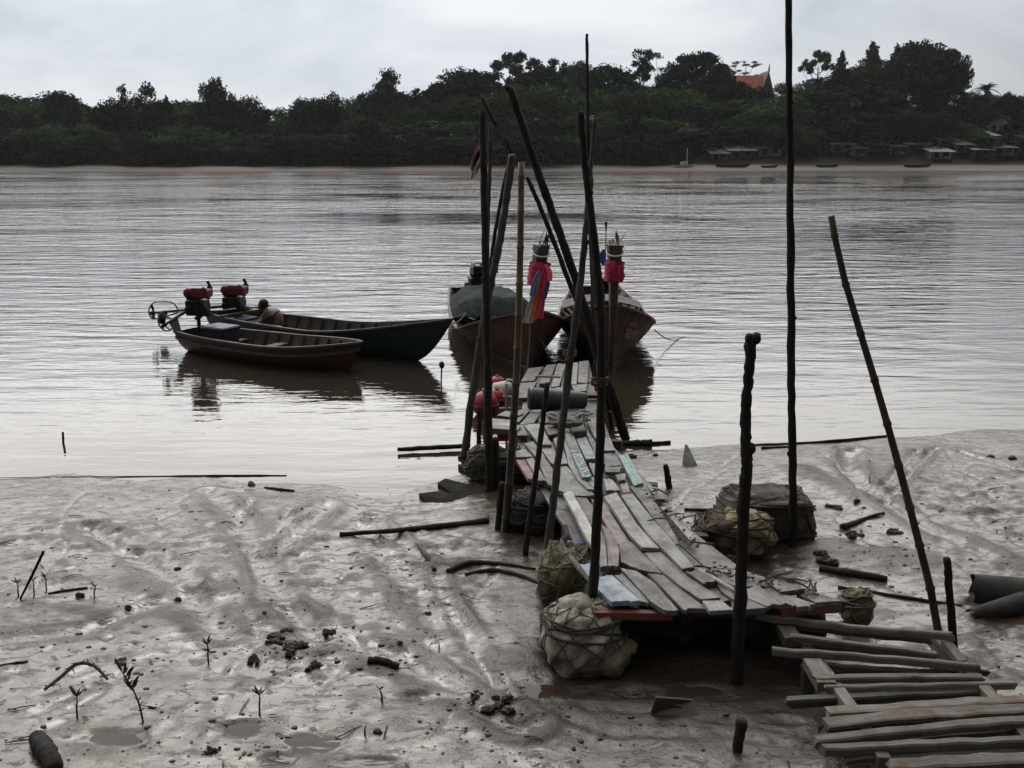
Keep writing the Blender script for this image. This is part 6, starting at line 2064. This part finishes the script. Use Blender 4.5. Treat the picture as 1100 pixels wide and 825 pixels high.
lying('driftwood_branch', [(0, 715), (15, 713), (30, 711)], [2, 3, 2], m_pole, 'thin twig lying at the left edge of the mud', 'branch', group='driftwood on the mud')
lying('driftwood_branch', [(735, 548), (760, 549), (790, 551)], [3, 4, 3], m_pole, 'dark stick lying behind the floats right of the jetty', 'branch', group='driftwood on the mud')
lying('driftwood_log', [(690, 478), (720, 476)], [4, 4], m_pole, 'small dark stick at the water edge beside the squared timber', 'log', group='driftwood on the mud')

m_rot = plain('rotten_board', (.020, .017, .015), .9, .4, 6)
m_rot.node_tree.nodes['Principled BSDF'].inputs['Specular IOR Level'].default_value = .15
# sunken boards left of the jetty
for poly, lab in (([(470, 524), (478, 519), (532, 527), (532, 536), (500, 538)], 'dark sunken board at the foot of the flag pole'),
                  ([(450, 535), (470, 531), (505, 533), (500, 541), (460, 541)], 'dark broken board left of the sunken board'),
                  ([(492, 503), (512, 501), (560, 512), (556, 520), (510, 516)], 'dark plank end poking out under the sacking float')):
    pts = [at_mud(x, y, .02) for x, y in poly]; zt = sum(p.z for p in pts) / len(pts) + .012
    pts = [V((p.x, p.y, zt - .01 * i)) for i, p in enumerate(pts)]
    mb = MB(); mb.prism(pts, .12); tag(mb.build('sunken_board', m_rot, None, pts[0], bevel=.004), lab, 'board', 'sunken boards')
# wedge of board, near the bottom
a, b_, c_, d_ = at_mud(699, 768, .0), at_mud(750, 769, .0), at_mud(745, 762, .06), at_mud(704, 768, .115)
mb = MB(); top = [V(a), V(b_), V(c_), V(d_)]; o_ = V((.0, .035, -.01))
mb.add(top + [k + o_ for k in top] , [(0, 1, 2, 3), (7, 6, 5, 4), (0, 4, 5, 1), (1, 5, 6, 2), (2, 6, 7, 3), (3, 7, 4, 0)])
tag(mb.build('wood_wedge', m_slatd, None, a), 'dark wedge-shaped wood offcut standing in the foreground mud', 'offcut')
# grey cone of concrete
p = at_mud(742, 501); s_ = p.y / F
mb = MB(); q = [p + V((-9 * s_, .1, -.03)), p + V((10 * s_, -.03, -.03)), p + V((7 * s_, .3, -.03)), p + V((-1.5 * s_, .34, 17 * s_)), p + V((2.5 * s_, .36, 14 * s_))]
mb.add(q, [(0, 1, 3), (1, 4, 3), (1, 2, 4), (2, 0, 3, 4), (0, 2, 1)])
tag(mb.build('concrete_lump', plain('grey_lump', (.15, .147, .143), .85, .4, 8), None, p, bevel=.008), 'grey pointed lump standing in the mud right of the jetty head', 'lump')
# two half pipes lower right
m_pipeg = plain('dark_rubber_pipe', (.024, .022, .021), .8, .35, 6)
def half_pipe(px0, v0, px1, v1, r0, r1, arc, roll, label):
    a = at_mud(px0, v0, .0); b_ = at_mud(px1, v1, .0)
    d = (b_ - a); d.z = 0; d.normalize(); sd_ = V((-d.y, d.x, 0)); up = V((0, 0, 1))
    mb = MB(); n = 18; L = (b_ - a).length
    def P(rin):
        def f(i, j):
            t = i / 7; r = (r0 + (r1 - r0) * t) * rin; an = roll - arc / 2 + arc * j / (n - 1)
            rag = .012 * math.sin(j * 1.1) * (1 if i == 0 else 0)
            return a + d * (L * t + rag) + sd_ * (math.sin(an) * r) + up * (math.cos(an) * r + r0 * .55)
        return f
    mb.grid(P(1.0), 8, n); mb.grid(P(.93), 8, n)
    f0, f1 = P(1.0), P(.93)
    mb.grid(lambda i, j: (f0 if j == 0 else f1)(0, i), n, 2)
    mb.grid(lambda i, j: (f0 if j == 0 else f1)(i, 0), 8, 2); mb.grid(lambda i, j: (f0 if j == 0 else f1)(i, n - 1), 8, 2)
    return tag(mb.build('drain_pipe', m_pipeg, None, a, smooth=True), label, 'pipe', 'broken pipes on the mud')
half_pipe(1043, 641, 1130, 650, .115, .14, 4.9, .25, 'wide broken dark pipe lying on the mud at the right edge')
half_pipe(1042, 663, 1130, 648, .040, .115, 3.6, -.25, 'flattened grey pipe lying in front of the wide broken pipe')
# stump bottom left
lying('tree_stump', [(40, 797), (50, 812), (60, 832)], [20, 25, 19], m_pole, 'black stump lying at the bottom left corner', 'stump', group='driftwood on the mud')

# ------------------------------------------------------------------ puddles
for k, (bx, by, rx, ry) in enumerate(BASINS):
    ring = [mudz(bx + 1.45 * rx * math.cos(a), by + 1.45 * ry * math.sin(a)) for a in [j * PI / 8 for j in range(16)]]
    lev = sum(ring) / 16 - .021
    pts = [V((bx + 1.5 * rx * math.cos(2 * PI * j / 32), by + 1.5 * ry * math.sin(2 * PI * j / 32), lev)) for j in range(32)]
    mb = MB(); mb.add(pts, [tuple(range(32))])
    tag(mb.build('puddle', m_pud, None, None), kind='structure')

# ------------------------------------------------------------------ seedlings
m_stem = plain('seedling_stem', (.045, .040, .030), .7, .3, 30)
m_sleaf = plain('seedling_leaf', (.045, .052, .030), .55, .35, 20)
def seedling(px, v, hpx, label, leaves, bend=0.0, seed=0, tall=False):
    base = at_mud(px, v); s_ = base.y / F; H = hpx * s_
    root = empty('mangrove_seedling', tuple(base), label, 'seedling', 'mangrove seedlings in the mud')
    rd = random.Random(seed + int(px))
    pts, rr = smoothpts([V((0, 0, -.08)), V((bend * .2, 0, H * .35)), V((bend * .6, .01, H * .7)), V((bend, .0, H))], [.007, .006, .0045, .003], 5)
    mb = MB(); mb.tube(pts, rr, 6)
    if tall:
        for k in range(14):
            i = int(4 + k * (len(pts) - 6) / 14); a = rd.uniform(0, 6.28)
            mb.tube([pts[i], pts[i] + V((math.cos(a) * .02, math.sin(a) * .02, .015))], [.005, .003], 4)
    mb.build('stem', m_stem, root, smooth=True)
    for k in range(leaves):
        a = rd.choice([0, PI]) + rd.uniform(-.7, .7); e = rd.uniform(.6, 1.25)
        i = len(pts) - 1 - int(rd.random() * len(pts) * (.45 if tall else .18)); L = H * rd.uniform(.22, .36) * (1 if tall else 1.35)
        o = pts[i]; d = V((math.cos(a) * math.cos(e), math.sin(a) * math.cos(e) * .6, math.sin(e))).normalized()
        sdv = d.cross(V((0, 1, .2))).normalized(); w_ = L * .085
        q = [o, o + d * L * .4 + sdv * w_, o + d * L, o + d * L * .4 - sdv * w_]
        nrm = d.cross(sdv) * .004
        m2 = MB(); m2.add([p + nrm for p in q] + [p - nrm for p in q], [(0, 1, 2, 3), (7, 6, 5, 4), (0, 4, 5, 1), (1, 5, 6, 2), (2, 6, 7, 3), (3, 7, 4, 0)])
        m2.build('leaf', m_sleaf, root)
    return root
seedling(155, 776, 66, 'tallest seedling, leafy and leaning left, in the left foreground', 11, -.10, 3, True)
seedling(83, 772, 32, 'seedling left of the tallest one', 6, .01, 4)
seedling(224, 713, 27, 'leafy seedling standing in the middle of the left mud', 7, 0, 5)
seedling(279, 768, 28, 'leafy seedling right of the tallest one, above the brown puddles', 7, .005, 6)
seedling(20, 641, 19, 'leftmost seedling beside a slanting twig', 5, 0, 7)
seedling(37, 639, 18, 'thin seedling second from the left edge', 4, 0, 8)
seedling(50, 634, 17, 'thin seedling third from the left edge', 4, 0, 9)
seedling(101, 641, 13, 'short forked seedling by the dark clod at the far left', 4, .02, 10)
seedling(411, 754, 18, 'spindly bare seedling below the black log', 3, -.02, 11)
seedling(392, 790, 10, 'tiny shoot beside the puddles', 2, 0, 12)
seedling(934, 518, 9, 'tiny shoot on the right mud beyond the leaning bamboo', 2, 0, 13)
# slanting twig and arching fallen branch
pole('twig', [(47, 592), (36, 615), (22, 643)], [3.5, 2.6], m_pole, 'slanting bare twig beside the leftmost seedling', 'twig', 'twigs in the mud', seed=40, sink=.06)
b0 = at_mud(50, 745); rd = random.Random(6)
P_, r_ = smoothpts([at_mud(48, 744, .02), at_mud(66, 735, .05), at_mud(84, 727, .09), at_mud(102, 728, .085), at_mud(116, 733, .02)], [.010, .012, .012, .010, .008], 6)
mb = MB(); mb.tube(P_, r_, 6)
for k in range(26):
    p = P_[rd.randrange(len(P_))]; d = V((rd.gauss(0, 1), rd.gauss(0, 1), rd.gauss(.4, .8))).normalized() * rd.uniform(.02, .06)
    mb.tube([p, p + d], [.006, .002], 4)
tag(mb.build('fallen_branch', m_stem, None, b0), 'prickly fallen branch arching over the mud left of the tallest seedling', 'branch')

# ------------------------------------------------------------------ clods and crumbs of mud
m_clod = plain('mud_clod', (.048, .040, .033), .6, .35, 12, bump=.8, dist=.02)
CL = [(313, 700, 22, 11, 'largest heap of dark clods in the left middle mud'), (275, 709, 12, 9, 'dark clod just left of the largest heap'), (337, 716, 13, 7, 'dark clod just right of the largest heap'),
      (138, 654, 8, 7, 'round dark clod alone left of the drag marks'), (193, 644, 9, 7, 'dark clod at the end of the left drag mark'), (84, 641, 9, 8, 'dark clod beside the short forked seedling'),
      (354, 680, 12, 6, 'dark clod above and right of the largest heap'), (303, 684, 30, 6, 'flat dark patch of clods above the largest heap'), (270, 521, 9, 6, 'dark stone at the left waterline'),
      (405, 785, 11, 7, 'dark clod at the bottom beside the puddles'), (535, 757, 26, 9, 'heap of dark clods right of the foreground log'), (512, 750, 12, 7, 'dark clod left of the foreground heap'),
      (228, 808, 14, 9, 'dark clod at the bottom left of the puddles'), (790, 660, 6, 3, 'small clod under the near edge of the jetty'), (918, 575, 14, 6, 'dark clods right of the tall bare pole'),
      (880, 600, 22, 9, 'muddy lump behind the black log'), (921, 539, 8, 6, 'dark round clod right of the tall bare pole on the pale mud'), (960, 572, 13, 6, 'dark clods left of the leaning bamboo'),
      (1089, 493, 9, 5, 'dark stone at the far right by the drag marks'), (1064, 491, 8, 4, 'small dark stone left of the far right stone'), (703, 489, 6, 4, 'dark stone at the water edge beside the turquoise plank'),
      (680, 491, 9, 6, 'dark stone touching the top of the turquoise plank'), (428, 690, 8, 5, 'dark clod above the foreground log'), (190, 612, 6, 4, 'small clod on the left drag mark'),
      (130, 712, 14, 5, 'flat clod left of the leafy middle seedling'), (460, 660, 8, 4, 'small clod by the curved drag line'), (895, 545, 12, 5, 'flat dark clods on the right mud beside the tall bare pole')]
for k, (px, v, w_, h_, lab) in enumerate(CL):
    p = at_mud(px, v); s_ = p.y / F
    mb = MB(); rd = random.Random(k)
    nb = 2 if w_ < 12 else 9
    for j in range(nb):
        ox = rd.uniform(-.5, .5) * w_ * s_ * (.5 if nb == 2 else 1); oy = rd.uniform(-.6, .6) * w_ * s_ * (.5 if nb == 2 else 1)
        r = (w_ * .36 if nb == 2 else w_ * .19 * rd.uniform(.5, 1.4)) * s_
        mb.blob(p + V((ox, oy, h_ * .10 * s_)), (r * rd.uniform(.9, 1.5), r * .9, min(h_ * .42 * s_, r)), 20, 12, .75, 2.1, k * 7 + j)
    tag(mb.build('mud_clod', m_clod, None, p, smooth=True), lab, 'clod', 'dark clods on the mud')
rd = random.Random(12)
mb = MB()
clus = [(310, 695, 45, 16), (420, 700, 60, 30), (530, 755, 40, 14), (110, 720, 120, 40), (230, 800, 60, 20), (930, 555, 60, 40), (900, 600, 60, 15), (1000, 540, 80, 50), (300, 560, 40, 30), (500, 650, 70, 40), (560, 790, 80, 20), (780, 570, 60, 20), (200, 620, 150, 60)]
for k in range(1500):
    if k % 3:
        c = clus[rd.randrange(len(clus))]; x = rd.gauss(c[0], c[2]); y = rd.gauss(c[1], c[3])
    else:
        x = rd.uniform(-60, 1160); y = rd.uniform(500, 830)
    if y < 522 + (0 if x < 420 else -35) or y > 850 or (560 < x < 900 and 500 < y < 720) or (480 < x < 640 and y < 560): continue
    p = at_mud(x, y)
    r = min(.0025 + rd.expovariate(1 / .0035), .014)
    mb.blob(p + V((0, 0, r * .2)), (r * rd.uniform(.8, 2.2), r * rd.uniform(.8, 1.6), r * .34), 7, 5, .6, 3, k)
tag(mb.build('mud_crumbs', m_clod, None, None, smooth=True), 'countless small crumbs of dark mud strewn over the flat', 'mud crumbs', kind='stuff')
# thin twigs and litter on the mud
mb = MB()
for k in range(70):
    x = rd.uniform(-60, 1160); y = rd.uniform(525, 825)
    if (540 < x < 900 and 490 < y < 730): continue
    p = at_mud(x, y, .006); a = rd.gauss(0, .7); L = rd.uniform(.04, .22)
    d = V((math.cos(a), math.sin(a), 0)) * L
    m_ = p + d * .5; e_ = p + d
    q = [p, V((m_.x, m_.y, mudz(m_.x, m_.y) + .010)), V((e_.x, e_.y, mudz(e_.x, e_.y) + .006))]
    mb.tube(q, [.003, .0045, .0025], 4)
# thin air: a faint river haze that only tells over the two hundred metres to the far shore
m_haze = bpy.data.materials.new('haze'); m_haze.use_nodes = True
hn = m_haze.node_tree; hn.nodes.clear()
ho = hn.nodes.new('ShaderNodeOutputMaterial'); hv = hn.nodes.new('ShaderNodeVolumePrincipled')
hv.inputs['Color'].default_value = (.86, .90, .95, 1); hv.inputs['Density'].default_value = .00011; hv.inputs['Anisotropy'].default_value = .3
hn.links.new(hv.outputs[0], ho.inputs['Volume'])
mb2 = MB(); mb2.box((0, 225, 22), (1300, 480, 50)); tag(mb2.build('haze', m_haze), 'faint grey river haze', 'haze', kind='stuff')
tag(mb.build('twig_litter', m_stem, None, None), 'thin twigs and bits of litter scattered over the mud', 'litter', kind='stuff')
